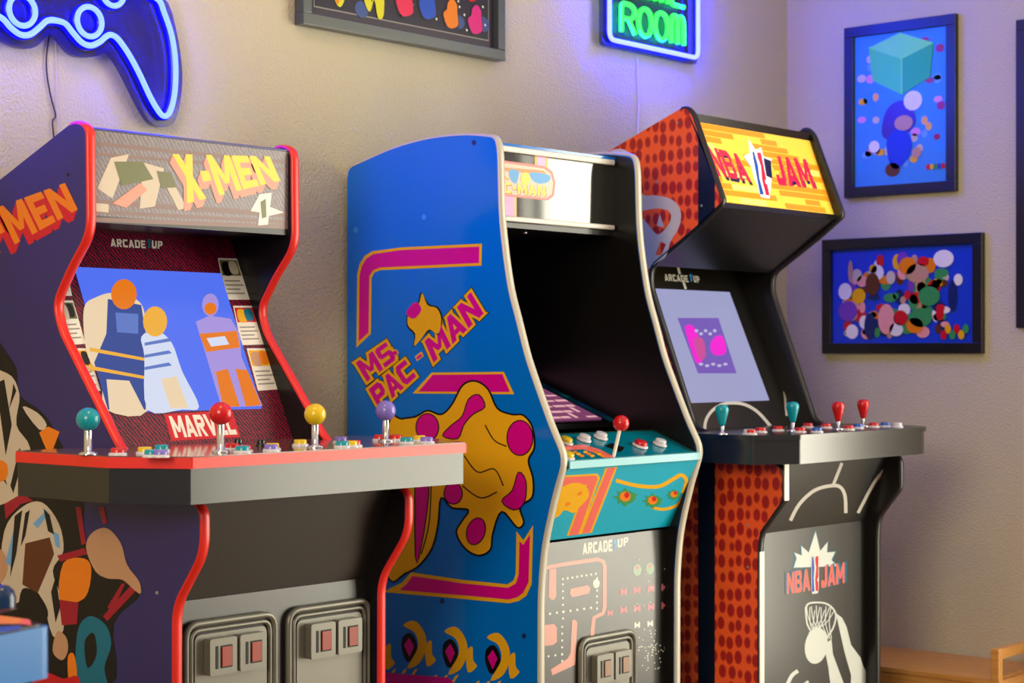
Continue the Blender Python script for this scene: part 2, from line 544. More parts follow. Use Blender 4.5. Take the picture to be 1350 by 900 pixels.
# ================================================================== CABINET A : purple four player cabinet
rA = thing('arcade_cabinet', 'purple arcade cabinet with red edge trim, lit blue screen and four ball top joysticks', 'arcade cabinet', (1.925, 2.427, 0), 'arcade cabinets along the back wall')
WA = .50
kn = [(.53, 0), (.53, 1.418), (.275, 1.517), (.238, 1.505), (.235, 1.318), (.292, 1.257), (.338, 1.195), (.318, 1.145), (.147, .94), (-.075, .85), (-.075, .777), (-.003, .683), (0, .0)]
profA = fillet(kn, [0, 0, .02, .02, .03, .02, .045, .02, .02, .02, .03, .03, 0], 6)
iA = next(i for i, p in enumerate(profA) if p[0] < .28 and p[1] > 1.5)
def art_A(mb):
    a = Art(mb, rA, (0, 0, 0), (-1, 0, 0), zclip(.3))
    I = ink
    # big title, two colours
    q = [(-52, 291), (86, 241), (103, 276), (-25, 347)]
    for k in range(5):
        a.text('X-MEN', q, I('red'), .1, (-1.2 * k, 3.4 * k), lay=1)
    a.text('X-MEN', q, I('orange'), .1, lay=2)
    # loose abstract comic-style shapes in the colours of the print
    a.poly([(-30, 470), (18, 478), (26, 520), (60, 548), (88, 600), (110, 660), (112, 712), (150, 740), (186, 780), (150, 822), (140, 910), (-40, 910)], I('black'), 4, 1)
    a.poly([(-30, 500), (10, 492), (26, 520), (22, 560), (40, 590), (36, 640), (10, 662), (-30, 655)], I('cream'), 4, 2)
    a.poly([(30, 536), (50, 544), (62, 560), (52, 566)], I('cream'), 3, 2)
    for p in ([(-5, 505), (6, 500), (16, 560), (8, 600)], [(18, 505), (22, 515), (12, 540), (16, 520)], [(26, 590), (32, 600), (18, 650), (14, 640)], [(-10, 570), (-2, 600), (10, 640), (-4, 620)]):
        a.poly(p, I('black'), 0, 3)
    a.poly([(-20, 606), (6, 608), (11, 622), (4, 634), (-20, 636)], I('orange'), 4, 3)
    a.poly([(52, 570), (64, 562), (79, 569), (66, 603)], I('orange'), 0, 3)
    a.poly([(2, 772), (6, 700), (30, 668), (56, 662), (78, 690), (84, 726), (70, 752), (82, 790), (84, 830), (70, 838), (56, 790), (40, 776), (20, 796)], I('cream'), 4, 3)
    a.poly([(34, 716), (66, 708), (72, 730), (50, 782), (30, 770)], I('brown'), 0, 4)
    for p in ([(20, 680), (30, 672), (22, 730), (14, 760)], [(34, 676), (40, 672), (34, 706), (28, 720)], [(58, 670), (66, 678), (72, 704), (64, 700)], [(74, 760), (80, 800), (74, 820), (68, 780)]):
        a.poly(p, I('black'), 0, 5)
    a.poly([(30, 776), (52, 784), (64, 812), (40, 832), (26, 812)], I('black'), 4, 4)
    for p in ([(8, 740), (18, 700), (24, 702), (16, 748)], [(44, 690), (62, 672), (64, 678), (50, 696)], [(70, 700), (78, 704), (80, 722), (74, 720)]):
        a.poly(p, I('lightblue'), 0, 4)
    a.poly([(-30, 720), (4, 726), (8, 760), (-30, 790)], I('tan'), 4, 3)
    a.poly([(84, 742), (112, 736), (121, 752), (112, 788), (80, 792)], I('orange'), 4, 3)
    a.poly([(78, 790), (104, 794), (102, 822), (82, 824)], I('crimson'), 0, 3)
    for p in ([(100, 668), (107, 668), (114, 716), (108, 718)], [(130, 668), (138, 668), (142, 690), (136, 690)], [(76, 732), (112, 722), (116, 730), (80, 740)], [(176, 768), (182, 776), (142, 818), (136, 812)], [(160, 770), (166, 768), (148, 806), (142, 800)], [(6, 664), (30, 650), (44, 660), (28, 664), (8, 684)]):
        a.poly(p, I('crimson'), 0, 3)
    a.poly([(114, 722), (122, 702), (142, 696), (160, 716), (168, 744), (184, 766), (186, 782), (176, 776), (162, 764), (142, 762), (126, 752)], I('tan'), 4, 4)
    a.poly([(102, 836), (118, 812), (140, 824), (147, 850), (138, 880), (142, 912), (104, 912)], I('teal'), 4, 3)
    a.poly([(112, 846), (124, 834), (128, 862), (116, 880)], I('black'), 4, 4)
    a.poly([(76, 832), (88, 840), (90, 858), (82, 870), (70, 858)], I('tan'), 4, 4)
    a.poly([(90, 866), (98, 862), (102, 890), (92, 900)], I('orange'), 4, 4)
    a.poly([(44, 896), (62, 886), (84, 894), (104, 892), (104, 930), (40, 930)], I('red'), 3, 4)
    for c in ((90, 230), (207, 781), (75, 236)):
        if c != (75, 236):
            a.poly(ell(c[0], c[1], 2.0, 2.4, 10), I('black') if c[1] < 300 else I('grey'), 0, 1)
side_panel(rA, 0, .018, profA, M_purple, M_redtrim, iA - 2, len(profA) - 1, art_A)
side_panel(rA, WA - .018, WA, profA, M_purple, M_redtrim, iA - 2, len(profA) - 1)
xa, xb = .018, WA - .018
# black lining inside the side panels
for x0, x1 in ((xa, xa + .002), (xb - .002, xb)):
    ins = [(y + .004 if y < .4 else y - .004, z - (.004 if z > 1.4 else 0)) for y, z in profA]
    b = MB(); b.prism(ins, x0, x1, M_black); b.build('inner_lining', rA)
# carcass behind
b = MB(); b.box(xa, xb, .50, .515, 0.02, 1.40, M_blackmatte); b.build('back_panel', rA)
b = MB(); b.prism([(.515, 1.412), (.258, 1.508), (.246, 1.5045), (.246, 1.5015), (.515, 1.40)], xa, xb, M_purple); b.build('roof', rA)
# marquee board
mb = MB(); MZ0, MZ1, MY = 1.350, 1.501, .246
M_mq = mat('marquee_print_grey', (150, 140, 150), .25)
hatch(M_mq, (104, 96, 110), (136, 124, 128), 40, .5)
mb.box(xa, xb, MY, MY + .012, MZ0, MZ1, M_mq)
a = Art(mb, rA, (0, MY, 0), (0, -1, 0))
for k in range(5):
    y0 = (186, 200, 262, 276, 286)[k]; hh = (5, 4, 7, 5, 6)[k]
    a.poly([(119, y0), (383, y0 + 26 - k * 4), (383, y0 + 26 - k * 4 + hh), (119, y0 + hh)], ink('marq2'), 0, 1)
for p, c, l in (([(128, 248), (146, 208), (170, 203), (148, 262)], 'cream', 2), ([(150, 213), (188, 213), (202, 236), (160, 245)], 'olive', 3), ([(148, 268), (184, 241), (194, 250), (166, 274)], 'peach', 4),
                ([(188, 214), (216, 222), (204, 272), (184, 275)], 'cream', 2), ([(206, 225), (226, 228), (232, 247), (212, 248)], 'olive', 3), ([(219, 246), (231, 246), (246, 274), (235, 277)], 'cream', 2)):
    a.poly(p, ink(c), 0, l)
a.poly([(118, 267), (143, 269), (143, 280), (118, 278)], ink('cream'), 0, 2)
a.poly([(330, 278), (342, 256), (358, 254), (353, 296), (340, 297), (342, 280)], ink('white'), 0, 2)
a.poly([(354, 272), (374, 280), (352, 285)], ink('white'), 0, 2); a.poly([(343, 266), (350, 262), (351, 286), (345, 288)], ink('olive'), 0, 3)
q = [(224, 203), (362, 205), (370, 239), (238, 270)]
TL, TR, BR, BL = q
for k in range(5):
    a.text('X-MEN', [(226, 203), (355, 206), (369, 238), (246, 268)], ink('peach'), .08, (-.9 * k, 2.6 * k), lay=4)
a.text('X-MEN', [(226, 203), (355, 206), (369, 238), (246, 268)], ink('lemon'), .08, lay=5)
mb.build('marquee', rA)
b = MB(); b.box(xa, xb, MY, .44, MZ0 - .012, MZ0, M_black); b.build('marquee_shelf', rA)
# bezel board with screen
YB = lambda z: .235 + (z - .946) * (.382 - .235) / (1.263 - .946)
nb = Vector((0, -(1.263 - .946), (.382 - .235))).normalized()
nb = Vector((0, -1, (.382 - .235) / (1.263 - .946))).normalized()
M_hatch = mat('bezel_print', (40, 22, 40), .3)
hatch(M_hatch, (26, 16, 40), (150, 18, 48), 46, .52)
mb = MB()
zt, zb = 1.345, .93
mb.prism([(YB(zb), zb), (YB(zt), zt), (YB(zt) + .012, zt), (YB(zb) + .012, zb)], xa, xb, M_hatch)
a = Art(mb, rA, (0, YB(1.0), 1.0), nb)
a.text('ARCADE', [(145, 314.5), (191, 317), (192, 327.5), (146, 325)], ink('white'), .16, lay=2)
a.text('1', [(193, 315), (199, 315), (199, 327), (193, 327)], ink('teal'), .1, lay=2)
a.text('UP', [(200, 317), (214, 318), (214, 328), (200, 327.5)], ink('white'), .2, lay=2)
a.poly([(216, 546), (306, 541), (317, 576), (226, 581)], ink('red'), 0, 1)
a.text('MARVEL', [(222, 548.5), (303, 544.5), (313, 572.5), (231, 577)], ink('white'), .07, lay=2)
def card(q, col):
    TL, TR, BR, BL = (Vector(p) for p in q)
    P = lambda u, v: tuple((TL * (1 - u) + TR * u) * (1 - v) + (BL * (1 - u) + BR * u) * v)
    R = lambda u0, v0, u1, v1: [P(u0, v0), P(u1, v0), P(u1, v1), P(u0, v1)]
    a.poly(q, ink('white'), 0, 1)
    a.poly(R(.05, .05, .95, .42), ink(col[0]), 0, 2)
    a.poly(R(.15, .12, .5, .40), ink(col[1]), 4, 3)
    a.poly(R(.5, .1, .85, .36), ink(col[2]), 4, 3)
    for k in range(4):
        a.poly(R(.1, .53 + k * .1, (.8, .9, .7, .85)[k], .565 + k * .1), ink('grey'), 0, 2)
for q, c in (([(287, 340), (312, 340.7), (330, 395), (298, 395)], ('olive', 'black', 'cream')), ([(307, 403), (333, 403), (348, 454), (318, 455)], ('red', 'yellow', 'teal')), ([(325, 459), (353, 459), (368, 513), (340, 515)], ('yellow', 'tan', 'orange')),
             ([(66, 340), (84, 340), (95, 390), (75, 390)], ('grey', 'black', 'cream')), ([(73, 396), (96, 396), (113, 453), (90, 455)], ('olive', 'cream', 'black')), ([(94, 459), (115, 459), (133, 515), (112, 517)], ('yellow', 'orange', 'black'))):
    card(q, c)
mb.build('bezel', rA)
# screen: lit, generic figures in the colours of the game picture
mb = MB()
zs0, zs1 = .999, 1.264
xs0, xs1 = .0775, .4225
f_ = .0015
def scr(x, z, d): return Vector((x, YB(z), z)) + nb * d
vs = [scr(xs0, zs0, .003), scr(xs1, zs0, .003), scr(xs1, zs1, .003), scr(xs0, zs1, .003)]
mb.add(vs + [scr(xs0, zs0, 0), scr(xs1, zs0, 0), scr(xs1, zs1, 0), scr(xs0, zs1, 0)], [(0, 1, 2, 3), (0, 4, 5, 1), (1, 5, 6, 2), (2, 6, 7, 3), (3, 7, 4, 0)], glow('screen_blue', (84, 116, 246), .95))
p_ = scr(xs0, zs0, .003)
a = Art(mb, rA, p_, nb)
def G(k, c): return glow('screen_' + k, c, .95)
gs, gn, gw, go, gp, gy, gl = G('skin', (240, 214, 176)), G('navy', (52, 76, 150)), G('pale', (216, 224, 246)), G('orange', (236, 124, 28)), G('violet', (170, 150, 224)), G('gold', (244, 178, 60)), G('steel', (96, 124, 200))
# three plain tapering shapes with a disc above each
a.poly([(140, 540), (134, 500), (116, 470), (110, 430), (112, 402), (126, 392), (146, 386), (170, 390), (188, 404), (192, 440), (196, 540)], gs, 4, 1)
a.poly([(142, 540), (124, 478), (140, 440), (142, 394), (186, 402), (192, 440), (192, 540)], gn, 0, 2)
a.poly([(152, 412), (182, 414), (182, 440), (154, 438)], gl, 0, 3)
a.poly(ell(163, 388, 17, 20), go, 0, 4)
for y in (460, 484):
    a.poly([(118, y - 2), (192, y + 12), (192, y + 16), (118, y + 3)], gy, 0, 3)
a.poly([(140, 500), (170, 502), (190, 541), (144, 541)], gs, 0, 4)
a.poly([(194, 540), (190, 470), (186, 444), (206, 436), (226, 452), (240, 490), (262, 536), (240, 540)], gw, 4, 4)
a.poly(ell(204, 424, 16, 20), gy, 0, 5)
a.poly([(212, 500), (232, 496), (248, 538), (224, 538)], gs, 0, 5)
for k in range(3):
    a.poly([(190, 452 + k * 16), (222, 446 + k * 16), (226, 450 + k * 16), (190, 456 + k * 16)], gl, 0, 6)
a.poly([(292, 537), (272, 470), (258, 424), (276, 416), (304, 420), (316, 440), (318, 470), (346, 535)], gp, 0, 1)
a.poly([(294, 536), (284, 490), (300, 486), (316, 536)], go, 0, 2); a.poly([(324, 536), (310, 486), (326, 488), (344, 534)], go, 0, 2)
a.poly([(262, 440), (312, 436), (316, 458), (272, 464)], go, 0, 2)
a.poly([(272, 446), (296, 443), (302, 454), (278, 457)], gw, 0, 3)
a.poly(ell(277, 402, 11, 15), gp, 0, 3); a.poly(ell(277, 407, 8, 8), go, 0, 4)
mb.build('screen', rA, label='lit blue screen')
# control deck
def deck_poly(g):
    return [(-.143 - g, .235), (-.143 - g, -.02 - g * .5), (-.073 - g * .4, -.137 - g), (.573 + g * .4, -.137 - g), (.643 + g, -.02 - g * .5), (.643 + g, .235)]
b = MB(); b.prism(deck_poly(0), .864, .9215, M_deckbody, 'z'); b.build('control_deck', rA, bevel=.002)
b = MB(); b.prism(deck_poly(.006), .9215, .939, M_redtrim, 'z'); b.build('deck_edge_trim', rA, bevel=.004)
M_decktop = mat('deck_print', (70, 48, 52), .1, spec=.7)
hatch(M_decktop, (96, 88, 84), (126, 62, 60), 14, .6)
b = MB(); b.prism(deck_poly(.002), .939, .9408, M_decktop, 'z'); b.build('deck_overlay', rA)
def on_local(root, q, z):
    return ray_plane(q, (0, 0, z), (0, 0, 1)) - Vector(root.location)
def on_col(root, q, y):
    return ray_plane(q, (0, root.location.y + y, 0), (0, 1, 0)) - Vector(root.location)
B_ = lambda k, c: mat('button_' + k, c, .22, spec=.6)
bt, br, by, bp, bk, bw, bb = B_('teal', (0, 150, 168)), B_('red', (206, 24, 30)), B_('yellow', (222, 190, 24)), B_('purple', (126, 112, 204)), B_('black', (16, 16, 18)), B_('clear', (205, 204, 212)), B_('blue', (40, 90, 190))
def inside(p, poly, marg=.02):
    x, y = p.x, p.y
    x = max(-.143 + marg, min(.643 - marg, x)); y = max(-.137 + marg, min(.225, y))
    return Vector((x, y, p.z))
ZD = .9408
for q, y, m, lb in (((116, 568), .035, bt, 'teal ball top joystick'), ((291, 560), -.075, br, 'red ball top joystick'), ((415.5, 560.5), -.075, by, 'yellow ball top joystick'), ((508.5, 554.5), .0, bp, 'purple ball top joystick')):
    p = on_col(rA, q, y)
    ball_joystick(rA, (p.x, p.y, ZD), (0, 0, 1), m, .0192, p.z - ZD + .0192, lb)
for q, m in (((142, 594), br), ((176, 597), bt), ((191, 592), by), ((213, 589), bt), ((212, 596), bp), ((306, 587), br), ((322, 589.5), br), ((347, 592), bt), ((359, 587), by), ((384, 590), bp), ((396, 582), by),
             ((451, 584), bt), ((449, 578), bp), ((467, 583), br), ((495, 585), by), ((501, 575.5), br), ((522, 575.5), br), ((536, 579), bt), ((553, 576.5), by), ((572, 579), bp), ((314, 581), bk), ((344, 582), bk)):
    p = inside(on_local(rA, q, ZD + .008), None)
    push_button(rA, (p.x, p.y, ZD), (0, 0, 1), m, m if m is bk else bw, .0125 if m is not bk else .008)
# front: overhanging kick board, bend and lower board
RC = .03
b = MB(); b.prism([(RC, .684), (-.075 + RC, .866), (-.06 + RC, .866), (RC + .014, .684)], xa, xb, M_panel); b.build('kick_board', rA)
b = MB(); b.prism([(RC, .0), (RC, .6835), (RC + .012, .6835), (RC + .012, 0)], xa, xb, M_panel); b.build('front_panel', rA)
def x_on(root, q, y): return on_col(root, q, y)
p1, p2 = on_col(rA, (238, 830), RC), on_col(rA, (361, 830), RC)
q1, q2 = on_col(rA, (374, 820), RC), on_col(rA, (485, 820), RC)
zt = on_col(rA, (300, 812), RC).z
coin_door(rA, p1.x, p2.x, zt - .27, zt, RC)
coin_door(rA, q1.x, q2.x, zt - .27, zt, RC)

# ================================================================== CABINET B : blue classic cabinet
rB = thing('arcade_cabinet', 'blue arcade cabinet with yellow and magenta side art and a single red joystick', 'arcade cabinet', (2.827, 2.388, 0), 'arcade cabinets along the back wall')
WB = .49
kn = [(.557, 0), (.557, 1.521), (.41, 1.557), (.30, 1.570), (.19, 1.568), (.115, 1.556), (.108, 1.525), (.104, 1.39), (.092, 1.307), (.078, 1.235), (.059, 1.181), (.032, 1.097), (-.004, 1.018), (-.034, .955), (-.068, .895), (-.041, .82), (-.012, .717), (-.002, .62), (0, 0)]
profB = fillet(kn, [0, .02, .05, .05, .05, .02, .02, .04, .03, .03, .02, .03, .03, .02, .025, .02, .04, .04, 0], 4)
iB = next(i for i, p in enumerate(profB) if p[0] < .12)
def art_B(mb):
    a = Art(mb, rB, (0, 0, 0), (-1, 0, 0), zclip(.02, .55))
    I = ink
    def band(outer, inner, s=0):
        a.poly(outer, I('yellow'), 0, 1); a.poly(inner, I('magenta'), 0, 2)
    band([(470, 458), (471, 362), (474, 348), (481, 337), (491, 331), (529, 326), (635.5, 321), (634.8, 350), (502, 356), (494, 359), (490, 366), (489, 440)],
         [(473, 450), (474.3, 363), (477, 351), (483, 341), (492, 335), (529, 329.5), (632, 325), (631.6, 346.5), (501, 352.5), (492, 356), (487, 364), (486, 438)])
    band([(544, 518.5), (569, 491), (664.5, 490), (678, 519.5)], [(552, 516), (570.5, 494), (662.5, 493), (672.5, 516.5)])
    # lettering
    def lett(txt, q, g=3.0, gap=.08):
        TL, TR, BR, BL = (Vector(p) for p in q)
        for p in word(txt, gap):
            P = [(BL * (1 - u) + BR * u) * (1 - v) + (TL * (1 - u) + TR * u) * v for u, v in p]
            c = sum(P, Vector((0, 0))) / len(P)
            for d, m, l in ((4.4, 'black', 1), (3.4, 'yellow', 2)):
                n = len(P); o = []
                sg = 1 if sum(P[k].x * P[(k + 1) % n].y - P[(k + 1) % n].x * P[k].y for k in range(n)) > 0 else -1
                for k in range(n):
                    e1 = (P[k] - P[k - 1]).normalized(); e2 = (P[(k + 1) % n] - P[k]).normalized()
                    n1 = Vector((e1.y, -e1.x)) * sg; n2 = Vector((e2.y, -e2.x)) * sg
                    bs = n1 + n2
                    bs = bs / max(.35, bs.length_squared / 2)
                    if bs.length > 2.2: bs = bs.normalized() * 2.2
                    o.append(tuple(P[k] + bs * d))
                a.poly(o, I(m), 0, l)
        a.text(txt, q, I('magenta'), gap, lay=3)
    lett('MS', [(469, 478), (510, 450), (523, 473), (484, 503)])
    a.poly(ell(521, 465, 4.6, 4.6), I('yellow'), 0, 2); a.poly(ell(521, 465, 3, 3), I('magenta'), 0, 3)
    lett('PAC', [(486, 513), (534, 474), (549, 496), (501, 540)])
    a.poly([(547, 470), (556, 463), (559, 469), (550, 476)], I('yellow'), 0, 2); a.poly([(549, 471), (555.5, 466), (557, 469), (550.5, 474)], I('magenta'), 0, 3)
    lett('MAN', [(560, 450), (621, 385), (638, 413), (572, 478)])
    # rounded yellow and magenta ornament above the lettering
    o = [(540, 410), (552, 402), (557, 386), (564, 402), (576, 406), (582, 420), (578, 440), (566, 434), (556, 446), (546, 456), (548, 440), (538, 428)]
    a.poly([(x + (1.6 if x > 560 else -1.6), y + (1.6 if y > 420 else -1.6)) for x, y in o], I('black'), 3, 3)
    a.poly(o, I('yellow'), 3, 4)
    a.poly([(536, 412), (548, 398), (556, 408), (546, 420)], I('magenta'), 4, 5)
    # large loose splash of yellow with magenta patches
    o = [(512, 560), (530, 552), (548, 549), (564, 541), (582, 546), (596, 533), (610, 508), (627, 502), (644, 513), (656, 538), (675, 546), (690, 547), (702, 562), (705, 589), (697, 607), (703, 630), (702, 655), (686, 668), (691, 688), (682, 695), (662, 674), (650, 703), (647, 724), (631, 732), (613, 722), (602, 702), (609, 687), (618, 672), (596, 669), (582, 656), (578, 690), (570, 722), (553, 745), (534, 756), (514, 764), (500, 700)]
    a.poly(o, I('yellow'), 4, 3)
    a.stroke(o, 2.4, I('black'), 4, True, 4)
    for p in ([(584, 574), (596, 560), (610, 548), (618, 526), (632, 520), (640, 536), (624, 546), (612, 560), (604, 578)], ell(686, 577, 17, 23, 18), [(684, 622), (694, 634), (692, 662), (678, 672), (662, 660), (676, 646)],
              ell(564, 563, 15, 18, 16), ell(628, 700, 12, 18, 18, .3), ell(598, 650, 12, 14), [(549, 600), (562, 600), (566, 650), (556, 720), (548, 734)]):
        a.poly(p, I('magenta'), 3, 5); a.stroke(p, 1.4, I('black'), 3, True, 6)
    for p in ([(612, 600), (630, 622), (652, 618), (664, 640)], [(640, 560), (652, 580), (668, 588)], [(610, 640), (634, 656), (656, 648)], [(569, 640), (566, 690), (556, 730)]):
        a.stroke(p, 1.6, I('black'), 5, False, 5)
    band([(504, 780), (618, 790), (671, 795), (684, 792), (694, 785), (701, 770), (703, 692), (690, 712), (681, 700), (680, 756), (677, 765), (669, 770), (609, 764), (542, 754), (530, 768)],
         [(527, 777.5), (618, 785), (671, 790), (682, 787), (690, 781), (697, 767), (699, 704), (690, 718), (685, 713), (684, 757), (680, 769), (670, 774.5), (609, 768.5), (544, 759), (536, 770)])
    # row of crescents at the foot
    for cx, cy in ((491, 852), (545, 848), (599, 856), (655, 864)):
        a.poly([(cx - 13, cy - 24), (cx + 2, cy - 30), (cx + 15, cy - 14), (cx + 17, cy + 6), (cx + 8, cy + 26), (cx - 8, cy + 32), (cx + 6, cy + 6), (cx + 2, cy - 14)], I('yellow'), 4, 2)
        a.poly([(cx - 14, cy - 8), (cx - 4, cy - 14), (cx + 4, cy - 2), (cx + 4, cy + 16), (cx - 8, cy + 24), (cx - 15, cy + 8)], I('black'), 4, 1)
        a.poly([(cx - 12, cy + 2), (cx - 5, cy - 8), (cx + 1, cy + 4), (cx - 5, cy + 18)], I('magenta'), 0, 3)
        a.poly([(cx + 16, cy + 4), (cx + 24, cy - 4), (cx + 25, cy + 14), (cx + 30, cy + 22), (cx + 18, cy + 30)], I('yellow'), 3, 2)
        for k in range(3):
            a.poly([(cx - 26 + 14 * k, cy + 34), (cx - 22 + 14 * k, cy + 33), (cx - 30 + 14 * k, cy + 46), (cx - 34 + 14 * k, cy + 46)], I('yellow'), 0, 1)
    a.poly([(480, 884), (592, 893), (625, 930), (480, 930)], I('magenta'), 0, 1)
    for c in ((559, 286), (469, 303), (583, 792 + 0), (691, 838), (625, 188)):
        a.poly(ell(c[0], c[1], 3.0, 3.6, 12), I('skyblue') if c[1] < 700 and c[1] > 200 else I('navy'), 0, 1)
side_panel(rB, 0, .018, profB, M_blue, M_greytrim, 1, len(profB) - 1, art_B)
def inner_B(mb):
    pass
mbp = MB()
o = side_panel(rB, WB - .018, WB, profB, M_blue, M_greytrim, 1, len(profB) - 1)
xa, xb = .018, WB - .018
# black lining on the inside of both side panels
for x0, x1 in ((xa, xa + .002), (xb - .002, xb)):
    ins = [(y + .004 if y < .3 else y - .004, z - (.004 if z > 1.4 else 0)) for y, z in profB]
    b = MB(); b.prism(ins, x0, x1, M_black); b.build('inner_lining', rB)
b = MB(); b.box(xa, xb, .50, .515, 0.02, 1.50, M_black); b.build('back_panel', rB)
b = MB(); b.prism([(.515, 1.508), (.41, 1.543), (.30, 1.556), (.165, 1.555), (.165, 1.543), (.30, 1.544), (.515, 1.495)], xa, xb, M_blue); b.build('roof', rB)
# marquee (clear acrylic over a print) with pale retainers
MY = .172
mz = lambda q: on_col(rB, q, MY).z
zt0, zt1, zb0, zb1 = 1.528, 1.550, 1.388, 1.408
mb = MB()
M_marqB = mat('marquee_print_dark', (40, 40, 36), .06, spec=.9)
mb.box(xa + .002, xb - .002, MY, MY + .008, zb0, zt1, M_marqB)
a = Art(mb, rB, (0, MY, 0), (0, -1, 0), lambda P: clip_poly(P, lambda p: p.x - xa - .003))
for q in ([(705, 200), (722, 202), (722, 222), (705, 220)], [(662, 255), (681, 257), (681, 288), (662, 286)]):
    a.poly(q, ink('yellow'), 0, 1)
    a.poly([(q[0][0] + 3, q[0][1]), (q[1][0] - 3, q[1][1]), (q[2][0] - 3, q[2][1]), (q[3][0] + 3, q[3][1])], mat('print_lilac', (226, 150, 206), .2), 0, 2)
a.poly([(590, 206), (660, 211), (718, 219), (728, 226), (732, 240), (730, 258), (722, 264), (660, 258), (590, 254)], ink('salmon'), 0, 3)
a.poly([(590, 209), (660, 214), (716, 222), (725, 228), (729, 241), (727, 256), (720, 261), (660, 255), (590, 251)], ink('cream'), 0, 4)
a.poly([(590, 214), (716, 225), (722, 231), (660, 225), (590, 219)], ink('orange'), 0, 5)
a.poly([(671, 224), (683, 225), (682, 238), (678, 242), (672, 235)], ink('skyblue'), 3, 5)
a.poly([(699, 227), (724, 231), (722, 240), (710, 242), (702, 238)], ink('skyblue'), 3, 5)
a.poly(ell(692, 236, 6, 9, 14), ink('lemon'), 0, 6)
for wd, q in (('MS.', [(646, 224), (669, 226), (669, 236), (646, 235)]), ('PAC-MAN', [(640, 238), (718, 245), (719, 259), (640, 252)])):
    a.text(wd, [(x, y + 1) for x, y in q], ink('red'), .16, (1, 0), lay=6)
    a.text(wd, q, ink('lemon'), .16, lay=7)
mb.build('marquee', rB)
for z0, z1 in ((1.5365, 1.549), (1.389, 1.400)):
    b = MB(); b.box(xa + .002, xb - .006, MY - .010, MY - .001, z0, z1, M_white); b.build('marquee_retainer', rB, bevel=.003)
b = MB(); b.box(xa, xb, MY, .50, zb0 - .012, zb0 - .001, M_black)
b.lathe([(.006, 0), (.006, .002), (0, .0025)], (.25, .25, zb0 - .0121), M_chrome, (0, 0, -1), 12)
b.build('speaker_shelf', rB)
# monitor lying low, tilted
ym = lambda t: (.155 + (.46 - .155) * t, .952 + (1.068 - .952) * t)
dn = Vector((0, -(1.068 - .952), .305)).normalized()
mb = MB()
p0, p1 = ym(0), ym(1)
mb.prism([p0, p1, (p1[0], p1[1] - .012), (p0[0], p0[1] - .012)], xa, xb, M_blackgloss)
def mon(x, t, d):
    y, z = ym(t); return Vector((x, y, z)) + dn * d
mb.add([mon(.437, .0, .001), mon(xb - .004, .0, .001), mon(xb - .004, .98, .001), mon(.437, .98, .001)], [(0, 1, 2, 3)], ink('deepsea'))
for k in range(5):
    t = .1 + .17 * k
    mb.add([mon(.443, t, .0015), mon(.462, t, .0015), mon(.462, t + .07, .0015), mon(.443, t + .06, .0015)], [(0, 1, 2, 3)], (ink('navy'), ink('blue'), ink('aqua'))[k % 3])
mb.add([mon(xa + .004, .02, .001), mon(.095, .02, .001), mon(.095, .98, .001), mon(xa + .004, .98, .001)], [(0, 1, 2, 3)], ink('deepsea'))
mb.build('monitor_bezel', rB)
mb = MB()
mb.add([mon(.065, .05, .003), mon(.425, .05, .003), mon(.425, .95, .003), mon(.065, .95, .003), mon(.065, .05, 0), mon(.425, .05, 0), mon(.425, .95, 0), mon(.065, .95, 0)],
       [(0, 1, 2, 3), (0, 4, 5, 1), (1, 5, 6, 2), (2, 6, 7, 3), (3, 7, 4, 0)], glow('monitor_plum', (136, 72, 112), .8))
gm = glow('monitor_pink', (240, 176, 182), .9)
random.seed(3)
for i in range(8):
    for j in range(9):
        u, t = .075 + i * .044, .07 + j * .098
        kind = (i * 3 + j * 5) % 4
        w_, h_ = ((.040, .034), (.036, .026), (.012, .085), (.030, .036))[kind]
        mb.add([mon(u, t, .0036), mon(u + w_, t, .0036), mon(u + w_, t + h_, .0036), mon(u, t + h_, .0036)], [(0, 1, 2, 3)], gm)
mb.build('screen', rB, label='lit screen with pink bars, lying tilted')
# control panel
cy0, cz0, cy1, cz1 = -.066, .887, .058, .936
M_cp = mat('panel_print_teal', (0, 118, 140), .15, spec=.6)
mb = MB()
mb.prism([(cy0, cz0), (cy1, cz1), (cy1, cz1 - .014), (cy0, cz0 - .014)], xa, xb, M_cp)
cn = Vector((0, -(cz1 - cz0), cy1 - cy0)).normalized()
a = Art(mb, rB, (0, cy0, cz0), cn)
a.poly([(738, 588), (770, 586), (790, 592), (812, 603), (802, 606), (784, 597), (768, 592), (738, 594)], ink('salmon'), 0, 1)
for k in range(9):
    a.poly(ell(758 + k * 4.6, 596 + (k % 3) * 2.5, 3.2, 1.8, 8), ink('yellow' if k % 2 else 'orange'), 0, 2)
a.poly([(797, 588), (806, 584), (824, 590), (818, 596)], ink('black'), 0, 2)
a.stroke([(735, 572), (862, 567), (916, 598)], 1.5, ink('dkgreen'), 0, False, 1)
a.stroke([(826, 604), (846, 602)], 1.2, ink('yellow'), 0, False, 1)
mb.build('control_panel', rB)
M_lip = mat('panel_lip_teal', (96, 176, 190), .25)
b = MB(); b.prism([(cy0 - .004, cz0 + .002), (cy0 + .004, cz0 + .004), (cy0 + .004, cz0 - .014), (cy0 - .004, cz0 - .014)], xa, xb, M_lip); b.build('control_panel_lip', rB, bevel=.001)
def on_plane(root, q, p0, n):
    return ray_plane(q, Vector(root.location) + Vector(p0), n) - Vector(root.location)
for q, m, lb in (((747, 579.5), by, 0), ((749, 599), by, 0), ((771, 576), bw, 0), ((793, 573), bw, 0), ((845, 584), br, 0), ((871, 582), bw, 0)):
    p = on_plane(rB, q, Vector((0, cy0, cz0)) + cn * .008, cn) - cn * .008
    push_button(rB, p + cn * .0012, cn, m, bw, .0135 if m is not br else .015)
pb = on_plane(rB, (809, 601), (0, cy0, cz0), cn)
